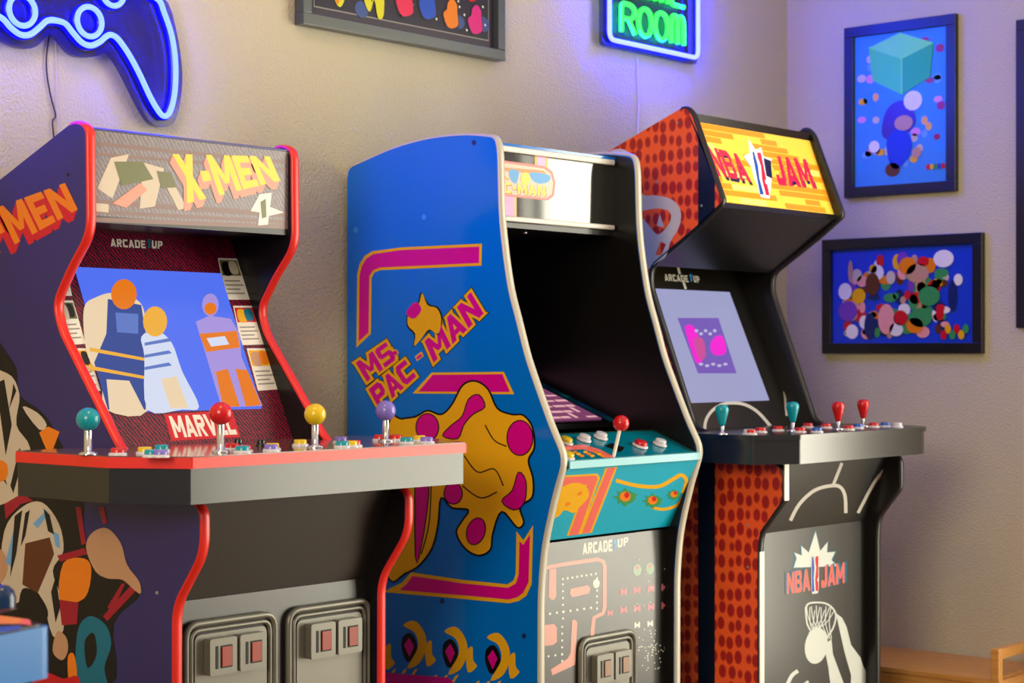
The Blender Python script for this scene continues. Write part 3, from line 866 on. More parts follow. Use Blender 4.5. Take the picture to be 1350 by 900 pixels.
pt = on_plane(rB, (816.6, 567.5), pb, Vector((0, -1, 0)))
ax = (pt - pb); ln = ax.length
ball_joystick(rB, pb, ax, br, .0172, ln + .0165, 'red ball top joystick', M_white)
# printed apron below the control panel, leaning inwards
ay1, az1, ay0, az0 = cy0 + .002, cz0 - .014, .012, .722
mb = MB()
mb.prism([(ay1, az1), (ay0, az0), (ay0 + .012, az0), (ay1 + .012, az1)], xa, xb, mat('apron_print_teal', (0, 172, 204), .3))
an = Vector((0, -(az1 - az0), ay1 - ay0)).normalized()
a = Art(mb, rB, (0, ay1, az1), an, lambda P: clip_poly(clip_poly(P, lambda p: p.x - xa), lambda p: xb - p.x))
I = ink
a.poly([(700, 629), (787, 624), (791, 629), (765, 704), (747, 706), (771, 641), (700, 646)], I('yellow'), 0, 1)
a.poly([(700, 631.5), (785, 626.5), (787.5, 630), (762.5, 704), (750, 706), (774, 638.5), (700, 643.5)], I('salmon'), 0, 2)
a.poly([(798, 617), (814, 615), (780, 702), (764, 704)], I('yellow'), 0, 1); a.poly([(801, 617), (811, 616), (777, 702), (767, 703)], I('salmon'), 0, 2)
a.poly([(716, 668), (724, 650), (740, 642), (756, 636), (772, 640), (776, 654), (764, 668), (756, 676), (744, 672), (736, 680), (722, 684)], I('yellow'), 3, 3)
for p in ((734, 654), (748, 664), (764, 650), (728, 670)):
    a.poly(ell(p[0], p[1], 4, 2.4, 10, -.6), I('orange'), 0, 4)
a.stroke([(812, 633), (840, 640), (868, 641), (886, 632), (898, 626), (905, 634), (900, 650)], 5, I('yellow'), 4, False, 1)
a.stroke([(858, 668), (874, 671), (892, 666), (900, 655)], 4, I('yellow'), 4, False, 1)
for cx, cy, r in ((824, 655, 13), (860, 660, 11), (888, 652, 8)):
    a.poly([(cx + r * (1 + .35 * math.sin(k * 2.6)) * math.cos(k * PI / 8), cy + r * .75 * (1 + .3 * math.cos(k * 3.1)) * math.sin(k * PI / 8)) for k in range(16)], I('green'), 0, 2)
    a.poly(ell(cx, cy - 1, r * .55, r * .5), I('orange'), 0, 3)
    a.poly(ell(cx + 2, cy - 3, r * .25, r * .3), I('red'), 0, 4)
mb.build('apron', rB)
# lower board
mb = MB()
mb.prism([(RC, .0), (.024, .715), (.036, .715), (RC + .012, 0)], xa, xb, M_panel)
fn = Vector((0, -.715, -.006)).normalized()
a = Art(mb, rB, (0, RC, 0), fn, lambda P: clip_poly(clip_poly(P, lambda p: p.x - xa), lambda p: p.z - .02))
pk, wh = mat('panel_print_pink', (216, 150, 136), .35), mat('panel_print_white', (222, 222, 206), .35)
a.text('ARCADE', [(768, 716), (807, 711), (807, 726), (768, 730.5)], wh, .14)
a.text('1', [(808, 711), (813, 710), (813, 724), (808, 725)], ink('skyblue'), .1)
a.text('UP', [(814, 711), (828, 707), (828, 718), (814, 722)], wh, .2)
a.stroke([(700, 752), (740, 744), (788, 737), (795, 740), (797, 746), (797, 800), (795, 808), (783, 814), (781, 830), (781, 840)], 5, pk, 0, False, 1)
for p in ([(724, 750), (733, 749), (733, 786), (730, 791), (726, 790), (723, 786)], [(752, 776), (775, 771), (778, 776), (776, 782), (754, 787), (751, 782)], [(700, 826), (730, 822), (734, 827), (734, 846), (729, 850), (700, 853)], [(754, 818), (757, 816), (761, 820), (758, 876), (728, 890), (726, 882), (748, 868), (752, 860)]):
    a.poly(p, pk, 0, 1)
for k in range(8):
    a.poly(ell(742 + k * 6.2, 763 - k * 1.0, 1.4, 1.6, 8), wh); a.poly(ell(716 + k * 9, 810 - k * 1.3, 1.5, 1.8, 8), wh)
for k in range(6):
    a.poly(ell(742, 770 + k * 9, 1.3, 1.6, 8), wh); a.poly(ell(715, 774 + k * 9, 1.3, 1.6, 8), wh); a.poly(ell(741, 826 + k * 9, 1.3, 1.6, 8), wh); a.poly(ell(787, 762 + k * 8, 1.3, 1.6, 8), wh)
for k in range(4):
    a.poly(ell(714 + k * 9, 866 - k * 1.2, 1.4, 1.6, 8), wh)
a.poly(ell(786, 769, 4.4, 6, 14), wh)
ro, gr = mat('panel_print_rose', (206, 120, 132), .35), mat('panel_print_mint', (150, 176, 150), .35)
def sprite(cx, cy, s, m):
    a.poly([(cx - s, cy - s), (cx - s * .4, cy - s * 1.1), (cx - s * .4, cy + s), (cx - s, cy + s * 1.1)], m); a.poly([(cx + s * .4, cy - s * 1.2), (cx + s, cy - s * 1.3), (cx + s, cy + s * .8), (cx + s * .4, cy + s)], m)
    a.poly([(cx - s * .7, cy - s * .4), (cx + s * .7, cy - s * .6), (cx + s * .7, cy + s * .3), (cx - s * .7, cy + s * .5)], m)
for k in range(4):
    sprite(822 + k * 18, 780 - k * 2, 4.2, ro); sprite(822 + k * 18, 804 - k * 2, 4.2, ro)
sprite(804, 808, 3.6, ro)
for k in range(2):
    a.poly(ell(840 + k * 17, 751 - k * 2, 5.5, 8, 12), gr); a.poly(ell(840 + k * 17, 748 - k * 2, 2, 3, 8), ro, 0, 2)
for k in range(2):
    sprite(840 + k * 17, 824 - k * 2, 3.6, wh)
random.seed(5)
for k in range(46):
    a.poly(ell(random.gauss(858, 9), random.gauss(856, 11), .9, 1.0, 6), wh)
for k in range(20):
    a.poly(ell(random.uniform(835, 884), random.uniform(730, 880), .8, .9, 6), wh)
mb.build('front_panel', rB)
p1, p2 = on_col(rB, (761, 850), .026), on_col(rB, (836, 850), .026)
zt = on_col(rB, (800, 834), .026).z
coin_door(rB, p1.x, p2.x, zt - .20, zt, .029, lock=False, slots=((.20, .20), (.52, .20)), red=False)

# ================================================================== CABINET C : orange basketball cabinet
rC = thing('arcade_cabinet', 'black arcade cabinet with orange basketball textured sides and lit yellow marquee, nearest the corner', 'arcade cabinet', (3.504, 2.301, 0), 'arcade cabinets along the back wall')
WC = .55
M_ball = mat('orange_pebbled_print', (226, 84, 28), .3, spec=.4)
def pebble(m):
    n, l, bs = nodes(m)
    tc = n.new('ShaderNodeTexCoord'); mp = n.new('ShaderNodeMapping')
    mp.inputs['Scale'].default_value = (0.02, 1.1, .72)
    vo = n.new('ShaderNodeTexVoronoi'); vo.inputs['Scale'].default_value = 38; vo.inputs['Randomness'].default_value = .32
    l.new(tc.outputs['Object'], mp.inputs[0]); l.new(mp.outputs[0], vo.inputs['Vector'])
    ramp2(m, vo.outputs['Distance'], [(.36, (178, 34, 12)), (.48, (255, 98, 28))])
pebble(M_ball)
kn = [(.60, 0), (.60, 1.535), (.205, 1.690), (.185, 1.672), (.098, 1.458), (.170, 1.405), (.308, 1.316), (.310, 1.27), (.285, 1.205), (.181, .935), (-.066, .85), (-.066, .775), (-.004, .697), (0, .655), (0, 0)]
profC = fillet(kn, [0, 0, .02, .02, .012, .02, .03, .02, .03, .02, .02, .015, .02, .02, 0], 5)
iC = next(i for i, p in enumerate(profC) if p[0] < .21 and p[1] > 1.6)
def art_C(mb):
    a = Art(mb, rC, (0, 0, 0), (-1, 0, 0), zclip(.02, .59))
    yb = lambda x: a.at((x, 400)).y
    y0, y1 = yb(920.5), yb(942.5)
    # plain black stripe running down the panel
    P = [(y0, 0.02), (y1, 0.02), (y1, 1.49), (y1, 1.56), (y0, 1.66)]
    top = lambda y: 1.690 - (y - .205) * (1.690 - 1.535) / (.60 - .205) if y > .205 else 1.458 + (y - .098) * (1.672 - 1.458) / (.185 - .098)
    Pb = [(y0, .02), (y1, .02), (y1, top(y1) - .004), (y0, top(y0) - .006)]
    low = 1.44
    mb.poly([(-.0006, y0, 1.401 + (.17 - y0) * .73), (-.0006, y1, 1.401 + (.17 - y1) * .73), (-.0006, y1, top(y1) - .004), (-.0006, max(y0, .2), 1.680), (-.0006, y0, top(y0) - .006)], M_black, Vector((-1, 0, 0)))
    mb.poly([(-.0006, y0, .02), (-.0006, y1, .02), (-.0006, y1, .86), (-.0006, y0, .90)], M_black, Vector((-1, 0, 0)))
    gw_ = mat('print_warm_white', (206, 196, 190), .3)
    a.poly([(836, 262), (852, 258), (868, 258), (884, 262), (895, 272), (898, 286), (894, 302), (884, 318), (878, 338), (866, 346), (850, 358), (836, 364)], gw_, 3, 1)
    a.poly([(838, 281), (862, 275), (880, 277), (885, 286), (880, 298), (868, 309), (858, 300), (846, 286)], M_ball, 3, 2)
    a.poly([(864, 336), (871, 318), (878, 322), (872, 336)], M_ball, 0, 2)
    a.poly([(866, 297), (870, 282), (876, 300)], gw_, 0, 3)
    a.poly(ell(816, 208, 17, 12, 20), gw_, 0, 1)
    for c in ((893, 162), (866, 240), (925, 271), (986, 692), (986, 747)):
        a.poly(ell(c[0], c[1], 1.6, 1.8, 8), ink('grey'), 0, 3)
side_panel(rC, 0, .018, profC, M_ball, M_blacktrim, iC - 2, len(profC) - 1, art_C)
side_panel(rC, WC - .018, WC, profC, M_black, M_blacktrim, iC - 2, len(profC) - 1)
xa, xb = .018, WC - .018
# pale piping along the lower front edge of the left panel
b = MB()
b.box(-.0012, .0165, -.0715, -.0690, .775, .862, M_white); b.box(-.0012, .0165, -.0055, -.0030, .02, .655, M_white)
b.prism([(-.071, .776), (-.0055, .697), (-.0035, .699), (-.069, .778)], -.0012, .0165, M_blacktrim)
b.build('edge_piping', rC)
b = MB(); b.box(xa, xb, .56, .575, 0.02, 1.52, M_blackmatte); b.build('back_panel', rC)
b = MB(); b.prism([(.575, 1.535), (.21, 1.678), (.21, 1.664), (.575, 1.521)], xa, xb, M_black); b.build('roof', rC)
# lit marquee
mt, mbm = (.193, 1.655), (.121, 1.462)
mn = Vector((0, -(mt[1] - mbm[1]), mt[0] - mbm[0])).normalized()
b = MB(); b.prism([mt, (mt[0] - .006, mt[1] + .018), (mt[0] + .012, mt[1] + .02), (mt[0] + .016, mt[1])], xa, xb, M_black)
b.prism([mbm, (mbm[0] - .010, mbm[1] - .014), (mbm[0] + .012, mbm[1] - .014), (mbm[0] + .016, mbm[1])], xa, xb, M_black)
b.build('marquee_frame', rC)
mb = MB()
gy = lambda k, c: mat('marquee_' + k, c, .18, emit=c, es=.42)
my, mo, ml = gy('yellow', (250, 206, 70)), gy('orange', (244, 150, 30)), gy('cream', (252, 232, 120))
mr, mbk, mwt, mbl = gy('red', (226, 36, 70)), gy('blueblack', (24, 30, 70)), gy('white', (240, 240, 236)), gy('blue', (40, 80, 170))
mpk = gy('pink', (240, 120, 150))
mb.prism([mt, mbm, (mbm[0] + .01, mbm[1]), (mt[0] + .01, mt[1])], xa, xb, my)
def mq(u, v, d):   # u across, v up
    return Vector((xa + (xb - xa) * u, mbm[0] + (mt[0] - mbm[0]) * v, mbm[1] + (mt[1] - mbm[1]) * v)) + mn * d
random.seed(11)
rows = 12
for r in range(rows):
    u = random.uniform(-.2, .1)
    while u < 1:
        L_ = random.uniform(.12, .34)
        if random.random() < .62:
            u0, u1 = max(0, u), min(1, u + L_)
            if u1 > u0:
                v0, v1 = r / rows + .006, (r + 1) / rows - .006
                mb.add([mq(u0, v0, .0006), mq(u1, v0, .0006), mq(u1, v1, .0006), mq(u0, v1, .0006)], [(0, 1, 2, 3)], random.choice((mo, mo, ml)))
        u += L_
a = Art(mb, rC, (0, mbm[0], mbm[1]), mn)
def sil(f, lay, mw, mbl_, mrd):
    # emblem: white rounded badge, blue and red halves, pale player outline
    a.poly([f(u, v) for u, v in rrect(0, 1, 0, 1, .22)], mw, 0, lay)
    a.poly([f(u, v) for u, v in ((.08, .06), (.42, .06), (.30, .40), (.40, .66), (.28, .94), (.12, .94), (.08, .8))], mbl_, 0, lay + 1)
    a.poly([f(u, v) for u, v in ((.60, .06), (.92, .06), (.92, .94), (.56, .94), (.52, .84), (.66, .66), (.52, .36))], mrd, 0, lay + 1)
    a.poly([f(u, v) for u, v in ell(.44, .88, .09, .05, 10)], mw, 0, lay + 2)
    a.poly([f(u, v) for u, v in ell(.86, .34, .1, .05, 10)], mw, 0, lay + 2)
a.text('NBA', [(930, 192), (976, 204), (990, 240), (945, 231)], mbk, .1, (3, 4.5), lay=2)
a.text('NBA', [(930, 192), (976, 204), (990, 240), (945, 231)], mr, .1, lay=3)
a.text('JAM', [(1017, 205), (1062, 210), (1076, 249), (1026, 244)], mbk, .1, (3, 4.5), lay=2)
a.text('JAM', [(1017, 205), (1062, 210), (1076, 249), (1026, 244)], mr, .1, lay=3)
# pointed white burst behind the emblem
a.poly([(986, 183), (996, 198), (1003, 194), (1006, 206), (1018, 210), (1010, 222), (1017, 236), (1014, 262), (1004, 258), (994, 236), (990, 220), (980, 206), (988, 202)], mwt, 0, 4)
a.poly([(1006, 208), (1016, 212), (1018, 236), (1010, 232)], mbk, 0, 4)
BLv, BRv, TLv, TRv = Vector((1001, 260)), Vector((1016, 262)), Vector((989, 196)), Vector((1003, 198))
sil(lambda u, v: tuple((BLv * (1 - u) + BRv * u) * (1 - v) + (TLv * (1 - u) + TRv * u) * v), 5, mwt, mbl, mr)
mb.build('marquee', rC, label='lit yellow marquee')
b = MB(); b.prism([(mbm[0] - .006, mbm[1] - .012), (.310, 1.318), (.31, 1.330), (mbm[0] + .004, mbm[1])], xa, xb, M_black); b.build('marquee_underside', rC)
# bezel and screen
YC = lambda z: .234 + (z - .925) * (.384 - .234) / (1.267 - .925)
nc = Vector((0, -1, (.384 - .234) / (1.267 - .925))).normalized()
zb, zt = .915, 1.40
mb = MB(); mb.prism([(YC(zb), zb), (YC(zt), zt), (YC(zt) + .012, zt), (YC(zb) + .012, zb)], xa, xb, M_black)
a = Art(mb, rC, (0, YC(1.0), 1.0), nc)
lw = mat('print_line_white', (206, 204, 196), .35)
a.text('ARCADE', [(875, 361), (906, 363), (908, 372), (877, 370)], lw, .14); a.text('1', [(908, 361), (912, 361), (913, 371), (909, 371)], ink('skyblue'), .1); a.text('UP', [(913, 363), (921, 364), (923, 373), (915, 372)], lw, .2)
a.stroke([(879, 344), (905, 346.5)], 4, lw); a.stroke([(892, 344), (896, 361)], 3, lw); a.stroke([(901, 372), (904, 381)], 3, lw)
a.stroke([(929, 574), (930, 556), (938, 542), (952, 533), (968, 531), (984, 534), (1000, 544), (1016, 562)], 4, lw, 4)
a.stroke([(1034, 516), (1037, 548)], 3, lw)
mb.build('bezel', rC)
mb = MB(); zs0, zs1, xs0, xs1 = .988, 1.267, .105, .445
def scr2(x, z, d): return Vector((x, YC(z), z)) + nc * d
sc_ = glow('monitor_pale', (168, 170, 212), .88)
mb.add([scr2(xs0, zs0, .003), scr2(xs1, zs0, .003), scr2(xs1, zs1, .003), scr2(xs0, zs1, .003), scr2(xs0, zs0, 0), scr2(xs1, zs0, 0), scr2(xs1, zs1, 0), scr2(xs0, zs1, 0)], [(0, 1, 2, 3), (0, 4, 5, 1), (1, 5, 6, 2), (2, 6, 7, 3), (3, 7, 4, 0)], sc_)
a = Art(mb, rC, scr2(xs0, zs0, .003), nc)
gv, gk, go2, gw2 = glow('menu_violet', (124, 96, 190), .9), glow('menu_pink', (250, 40, 214), .95), glow('menu_rose', (214, 84, 160), .9), glow('menu_white', (200, 190, 226), .9)
a.poly([(893, 419), (947, 419), (971, 492), (920, 492)], gv, 0, 1)
a.poly([(903, 431), (914, 430), (922, 448), (926, 474), (918, 478), (910, 458)], gk, 3, 2)
a.poly([(940, 446), (950, 442), (956, 452), (956, 466), (942, 468), (936, 458)], gk, 3, 2)
a.poly([(914, 448), (926, 446), (930, 468), (922, 474)], go2, 3, 3)
for k in range(5):
    a.poly(ell(918 + k * 6, 436 + (k % 2) * 4, 2.6, 2.2, 8), gw2, 0, 3); a.poly(ell(924 + k * 8, 480 + (k % 2) * 2, 3, 2, 8), gw2, 0, 3)
mb.build('screen', rC, label='lit pale screen with small violet picture')
# control deck with rounded corners
pr = fillet([(-.105, .235), (-.105, -.055), (-.012, -.118), (.575, -.118), (.655, -.05), (.655, .235)], [0, .004, .004, .05, .06, 0], 8)
b = MB(); b.prism(pr, .860, .915, M_deckbody, 'z'); b.build('control_deck', rC, bevel=.002)
pr2 = [(x + (.004 if x > .3 else -.004), y - .004 if y < .2 else y) for x, y in pr]
b = MB(); b.prism(pr2, .915, .9255, M_deckbody, 'z'); b.build('deck_top', rC, bevel=.003)
ZC = .9255
def insideC(p):
    return Vector((max(-.08, min(.63, p.x)), max(-.095 if 0 < p.x < .57 else -.045, min(.2, p.y)), p.z))
for q, y, m, lb in (((952, 533), .02, bt, 'teal bat top joystick'), ((1045, 529), .0, bt, 'teal bat top joystick in the middle of the deck'), ((1105, 529), -.03, br, 'red bat top joystick'), ((1138, 526), .02, br, 'red bat top joystick at the right end')):
    p = on_col(rC, q, y)
    bat_joystick(rC, (p.x, p.y, ZC), m, p.z - ZC, lb)
for q, m in (((963, 569), br), ((988, 567), bt), ((1003, 565), br), ((1026, 563), br), ((1055, 565), br), ((1065, 559), br), ((1077, 565), bb), ((1089, 559.5), br), ((1119, 562), br), ((1131, 560), bb), ((1152, 558.5), br), ((1167, 558), bb), ((1183, 558.5), bw), ((977, 568), bw)):
    p = insideC(on_local(rC, q, ZC + .009))
    push_button(rC, (p.x, p.y, ZC), (0, 0, 1), m, bw, .0125)
# kick board with white court lines
mb = MB()
k0, k1 = (RC, .690), (-.066 + RC, .862)
mb.prism([k0, k1, (k1[0] + .012, k1[1]), (k0[0] + .012, k0[1])], xa, xb, M_panel)
kn_ = Vector((0, -(k1[1] - k0[1]), k1[0] - k0[0])).normalized()
a = Art(mb, rC, (0, k0[0], k0[1]), kn_)
a.stroke([(1042, 686), (1054, 664), (1074, 646), (1096, 640), (1108, 642), (1114, 654), (1115, 676)], 4.5, lw, 4, False, 1)
a.stroke([(1131, 676), (1150, 640), (1160, 626)], 4, lw, 3, False, 1)
a.stroke([(1098, 640), (1110, 610)], 4, lw, 0, False, 1)
a.stroke([(1160, 626), (1180, 602)], 4, lw, 0, False, 1)
mb.build('kick_board', rC)
mb = MB()
mb.prism([(RC, .0), (RC, .6895), (RC + .012, .6895), (RC + .012, 0)], xa, xb, M_panel)
a = Art(mb, rC, (0, RC, 0), (0, -1, 0), lambda P: clip_poly(clip_poly(P, lambda p: p.z - .02), lambda p: xb - p.x))
tq, lwt = ink('teal'), mat('print_silver_white', (208, 214, 208), .35)
star = [(1046, 748), (1050, 736), (1047, 728), (1057, 732), (1056, 719), (1066, 728), (1075, 700), (1081, 726), (1091, 714), (1090, 728), (1101, 727), (1096, 738), (1104, 746)]
a.poly([(1075 + (x - 1075) * 1.08, 740 + (y - 740) * 1.08) for x, y in star], tq, 0, 1)
a.poly(star, lwt, 0, 2)
a.text('NBA', [(1036, 755), (1067, 748), (1068, 778), (1036, 784)], tq, .1, (-1.5, -1), lay=3)
a.text('NBA', [(1037, 755), (1067, 749), (1068, 778), (1037, 783)], ink('salmon'), .1, lay=4)
a.text('JAM', [(1082, 746), (1114, 740), (1114, 768), (1082, 776)], tq, .1, (2, -1), lay=3)
a.text('JAM', [(1082, 746), (1113, 741), (1113, 768), (1082, 775)], ink('salmon'), .1, lay=4)
sil(lambda u, v: (1069 + u * 10, 783 - v * 52 - u * 1.5), 5, lwt, ink('blue'), ink('red'))
# arm dunking a ball through a net, drawn in flat white
a.poly(ell(1076, 851, 15, 24, 24, .15), lwt, 0, 1)
a.stroke([(1062, 806), (1064, 797), (1072, 794), (1088, 795), (1098, 802), (1102, 812), (1098, 828), (1090, 840)], 2.2, lwt, 3, False, 1)
for k in range(6):
    a.stroke([(1063 + k * 6.5, 800 - (k % 3)), (1068 + k * 5, 820), (1086 + k * 2, 842)], 1.2, lwt, 3, False, 1)
    a.stroke([(1100 - k * 6.5, 804 - (k % 2) * 4), (1088 - k * 4, 822), (1066 + k * 1.5, 834)], 1.2, lwt, 3, False, 1)
a.stroke([(1062, 800), (1064, 822), (1072, 836)], 2, lwt, 3, False, 1)
a.poly([(1102, 808), (1110, 814), (1116, 826), (1122, 850), (1134, 866), (1138, 878), (1150, 900), (1150, 930), (1120, 930), (1122, 890), (1114, 862), (1108, 836)], lwt, 0, 1)
a.poly([(1086, 850), (1096, 842), (1098, 862), (1112, 900), (1116, 930), (1098, 930), (1092, 880)], lwt, 0, 1)
a.stroke([(1038, 902), (1044, 890), (1052, 884)], 5, lwt, 3, False, 1)
a.stroke([(1060, 902), (1066, 898)], 4, lwt, 0, False, 1)
mb.build('front_panel', rC)

# ================================================================== COCKTAIL TABLE CORNER (lower left)
rT = thing('cocktail_arcade_table', 'low blue arcade table with glossy rim, cut off at the lower left', 'arcade table', (0, 0, 0))
P1 = CAM + (FW + RT * ((71 - CX) / F) + UP * ((CY - 824) / F)) * 2.20
P0 = CAM + (FW + RT * ((0 - CX) / F) + UP * ((CY - 838) / F)) * 2.12
dx = Vector((P1.x - P0.x, P1.y - P0.y, 0)).normalized(); dy = Vector((-dx.y, dx.x, 0))
zt = P1.z
rT.location = (P1.x - dx.x * .33 + dy.x * .28, P1.y - dx.y * .33 + dy.y * .28, 0)
rT.rotation_euler = (0, 0, math.atan2(dx.y, dx.x))
M_tblue = mat('blue_gloss_rim', (36, 120, 200), .22, spec=.28)
M_tart = mat('dark_table_print', (26, 22, 34), .2, spec=.3)
tw, td = .33, .28
RI = Matrix.Rotation(-rT.rotation_euler.z, 3, 'Z')
def tl_(q, z):                     # traced point on a level of the table, in the table's own frame
    return RI @ (ray_plane(q, (0, 0, z), (0, 0, 1)) - Vector(rT.location))
ol = fillet([(-tw, -td), (tw, -td), (tw, td), (-tw, td)], .02, 4)
b = MB(); b.prism(ol, zt - .062, zt, M_tblue, 'z'); b.build('table_rim', rT, bevel=.004)
mb = MB(); mb.prism(fillet([(-tw + .006, -td + .006), (tw - .006, -td + .006), (tw - .006, td - .006), (-tw + .006, td - .006)], .02, 4), zt, zt + .003, M_tart, 'z')
def tp(q, c, l=1):
    mb.poly([tl_(p, zt + .003 + .0003 * l) for p in q], ink(c), Vector((0, 0, 1)))
tp([(-60, 806), (0, 811), (38, 816), (40, 822), (0, 822), (-60, 826)], 'amber'); tp([(28, 815), (40, 817), (41, 824), (26, 822)], 'salmon', 2)
tp([(-60, 800), (10, 797), (24, 802), (0, 808), (-60, 808)], 'brown'); tp([(-60, 830), (16, 825), (30, 824), (24, 830), (-60, 842)], 'blue')
mb.build('table_top', rT)
b = MB(); b.box(-.22, .20, -.17, .20, .0, zt - .062, M_black); b.build('pedestal', rT, bevel=.006)
kp = tl_((0, 800), zt + .003)
b = MB(); b.lathe([(.020, 0), (.020, .012), (.0175, .021), (.011, .027), (0, .029)], kp, mat('dark_blue_knob', (14, 44, 84), .2), (0, 0, 1), 24); b.build('knob', rT)

# ================================================================== NEON GAMEPAD SIGN
YS = WY - .024
def wallpt(q, y=YS):
    return ray_plane(q, (0, y, 0), (0, 1, 0))
c0 = wallpt((67, 20))
rG = thing('neon_sign', 'blue neon sign shaped like a game controller, on the wall above the purple cabinet', 'neon sign', (c0.x, WY, c0.z))
M_tubeb = mat('neon_blue_tube', (40, 60, 120), .4, emit=(14, 21, 255), es=90.0)
M_board = mat('blue_acrylic_board', (16, 14, 84), .08, spec=.6, alpha=.55)
M_edgeb = mat('blue_acrylic_edge', (10, 10, 150), .15, alpha=.6)
M_chan = mat('neon_channel_glow', (8, 8, 200), .3, emit=(0, 0, 200), es=.2)  # slight blue glow put into the channel for light spilled by the tubes
def loc_g(q, y=YS):
    p = wallpt(q, y) - Vector(rG.location); return (p.x, p.z)
half = [loc_g(q) for q in ((67, 47), (77, 54), (86, 66), (98, 74), (114, 76), (130, 73), (139, 68), (148, 77), (160, 96), (176, 128), (188, 150), (198, 163), (210, 167.6), (222, 166), (230, 156), (236, 130), (238, 96), (232, 50), (219, 4))]
half += [(.228, .085), (.205, .125), (.15, .155), (.08, .15), (0, .145)]
full = half + [(-x, z) for x, z in half[-2:0:-1]]
full = smooth_pts(full, 3)
b = MB(); b.prism(full, -.030, -.016, M_board, 'y', M_edgeb); b.build('back_board', rG, bevel=.002)
YT = -.042
tq_ = [(67, 26), (74, 27), (86, 31), (96, 43), (108, 56), (120, 60), (132, 55), (140, 48), (147, 46), (156, 52), (170, 72), (184, 98), (198, 128), (210, 148), (217, 153), (223, 149), (228, 134), (231, 112), (231, 80), (226, 46), (216, 16), (209, 0)]
th = [loc_g(q, WY + YT) for q in tq_] + [(.205, .075), (.185, .105), (.14, .13), (.08, .125), (0, .122)]
tf = smooth_pts(th + [(-x, z) for x, z in th[-2:0:-1]], 4)
b = MB(); b.tube([(x, YT, z) for x, z in tf], .0058, M_tubeb, 8, True); b.build('neon_outline', rG)
b = MB()
b.tube([(x, -.033, z) for x, z in tf], .010, M_chan, 6, True); b.build('tube_channel', rG)
rc = .0285
s1 = loc_g((118, 28.5), WY + YT); s2 = loc_g((149, -10), WY + YT)
for cx, cz, r in ((s1[0], s1[1], rc), (-s1[0], s1[1], rc), (s2[0], s2[1], .026), (s2[0] + .055, s2[1] + .05, .026), (s2[0] - .055, s2[1] + .05, .026)):
    b = MB(); b.tube([(cx + r * math.cos(k * PI / 16), YT, cz + r * math.sin(k * PI / 16)) for k in range(32)], .0055, M_tubeb, 8, True); b.build('neon_ring', rG)
    b = MB(); b.tube([(cx + r * math.cos(k * PI / 16), -.033, cz + r * math.sin(k * PI / 16)) for k in range(32)], .009, M_chan, 6, True); b.build('ring_channel', rG)
cord = [loc_g(q, WY - .006) for q in ((66, 45), (62, 75), (63, 100), (68, 128), (74, 152), (70, 160), (72, 185), (74, 240), (70, 330))]
b = MB(); b.tube([(x, -.004, z) for x, z in smooth_pts(cord, 5, False)], .0016, mat('cord_dark', (60, 48, 60), .5), 6); b.build('power_cord', rG)
cord = [loc_g(q, WY - .004) for q in ((74, 50), (75, 100), (76, 150), (78, 180), (80, 330))]
b = MB(); b.tube([(x, -.003, z) for x, z in smooth_pts(cord, 4, False)], .001, mat('cord_clear', (214, 200, 196), .4), 6); b.build('power_cord', rG)

# ================================================================== NEON ROOM SIGN
p00 = wallpt((792, 60)); p11 = wallpt((917, 83))
rR = thing('neon_sign', 'rectangular neon sign with green letters in a pale blue frame, on the wall', 'neon sign', ((p00.x + p11.x) / 2, WY, p00.z))
hw = (p11.x - p00.x) / 2; SH = .31
M_board2 = mat('blue_clear_board', (4, 12, 44), .08, spec=.5, alpha=.55)
M_edge2 = mat('blue_clear_edge', (10, 10, 170), .15, alpha=.4)
M_tubew = mat('neon_ice_tube', (60, 70, 120), .4, emit=(9, 11, 255), es=230.0)
M_tubeg = mat('neon_green_tube', (6, 50, 4), .4, emit=(30, 255, 50), es=6)
b = MB(); b.prism(fillet([(-hw, 0), (hw, 0), (hw, SH), (-hw, SH)], .018, 5), -.030, -.018, M_board2, 'y', M_edge2); b.build('back_board', rR, bevel=.002)
ft = fillet([(-hw + .014, .016), (hw - .014, .016), (hw - .014, SH - .016), (-hw + .014, SH - .016)], .022, 6)
b = MB(); b.tube([(x, YT, z) for x, z in ft], .0062, M_tubew, 8, True); b.build('neon_frame', rR)
b = MB(); b.tube([(x, -.034, z) for x, z in ft], .0075, M_chan, 6, True); b.build('frame_channel', rR)
def lp(q):
    p = wallpt(q, WY + YT) - Vector(rR.location); return (p.x, p.z)
LET = {
 'R': [[(0, 0), (0, 1), (.7, 1), (1, .85), (1, .65), (.7, .48), (0, .48)], [(.5, .48), (1, 0)]],
 'O': [[(.5, 0), (.15, .1), (0, .4), (0, .6), (.15, .9), (.5, 1), (.85, .9), (1, .6), (1, .4), (.85, .1), (.5, 0)]],
 'M': [[(0, 0), (0, .75), (.12, 1), (.38, 1), (.5, .75), (.5, 0)], [(.5, .75), (.62, 1), (.88, 1), (1, .75), (1, 0)]],
 'G': [[(1, .8), (.7, 1), (.2, .95), (0, .6), (0, .35), (.2, .05), (.7, 0), (1, .2), (1, .45), (.6, .45)]],
 'A': [[(0, 0), (.1, .6), (.5, 1), (.9, .6), (1, 0)], [(.06, .38), (.94, .38)]],
 'E': [[(1, 0), (0, 0), (0, 1), (1, 1)], [(0, .5), (.8, .5)]],
}
bl, br_, tl, tr_ = lp((817, 43)), lp((904, 58)), lp((816, 6)), lp((904, 21))
hgt = (tl[1] - bl[1] + tr_[1] - br_[1]) / 2; zb_ = (bl[1] + br_[1]) / 2; xl, xr = bl[0], br_[0]
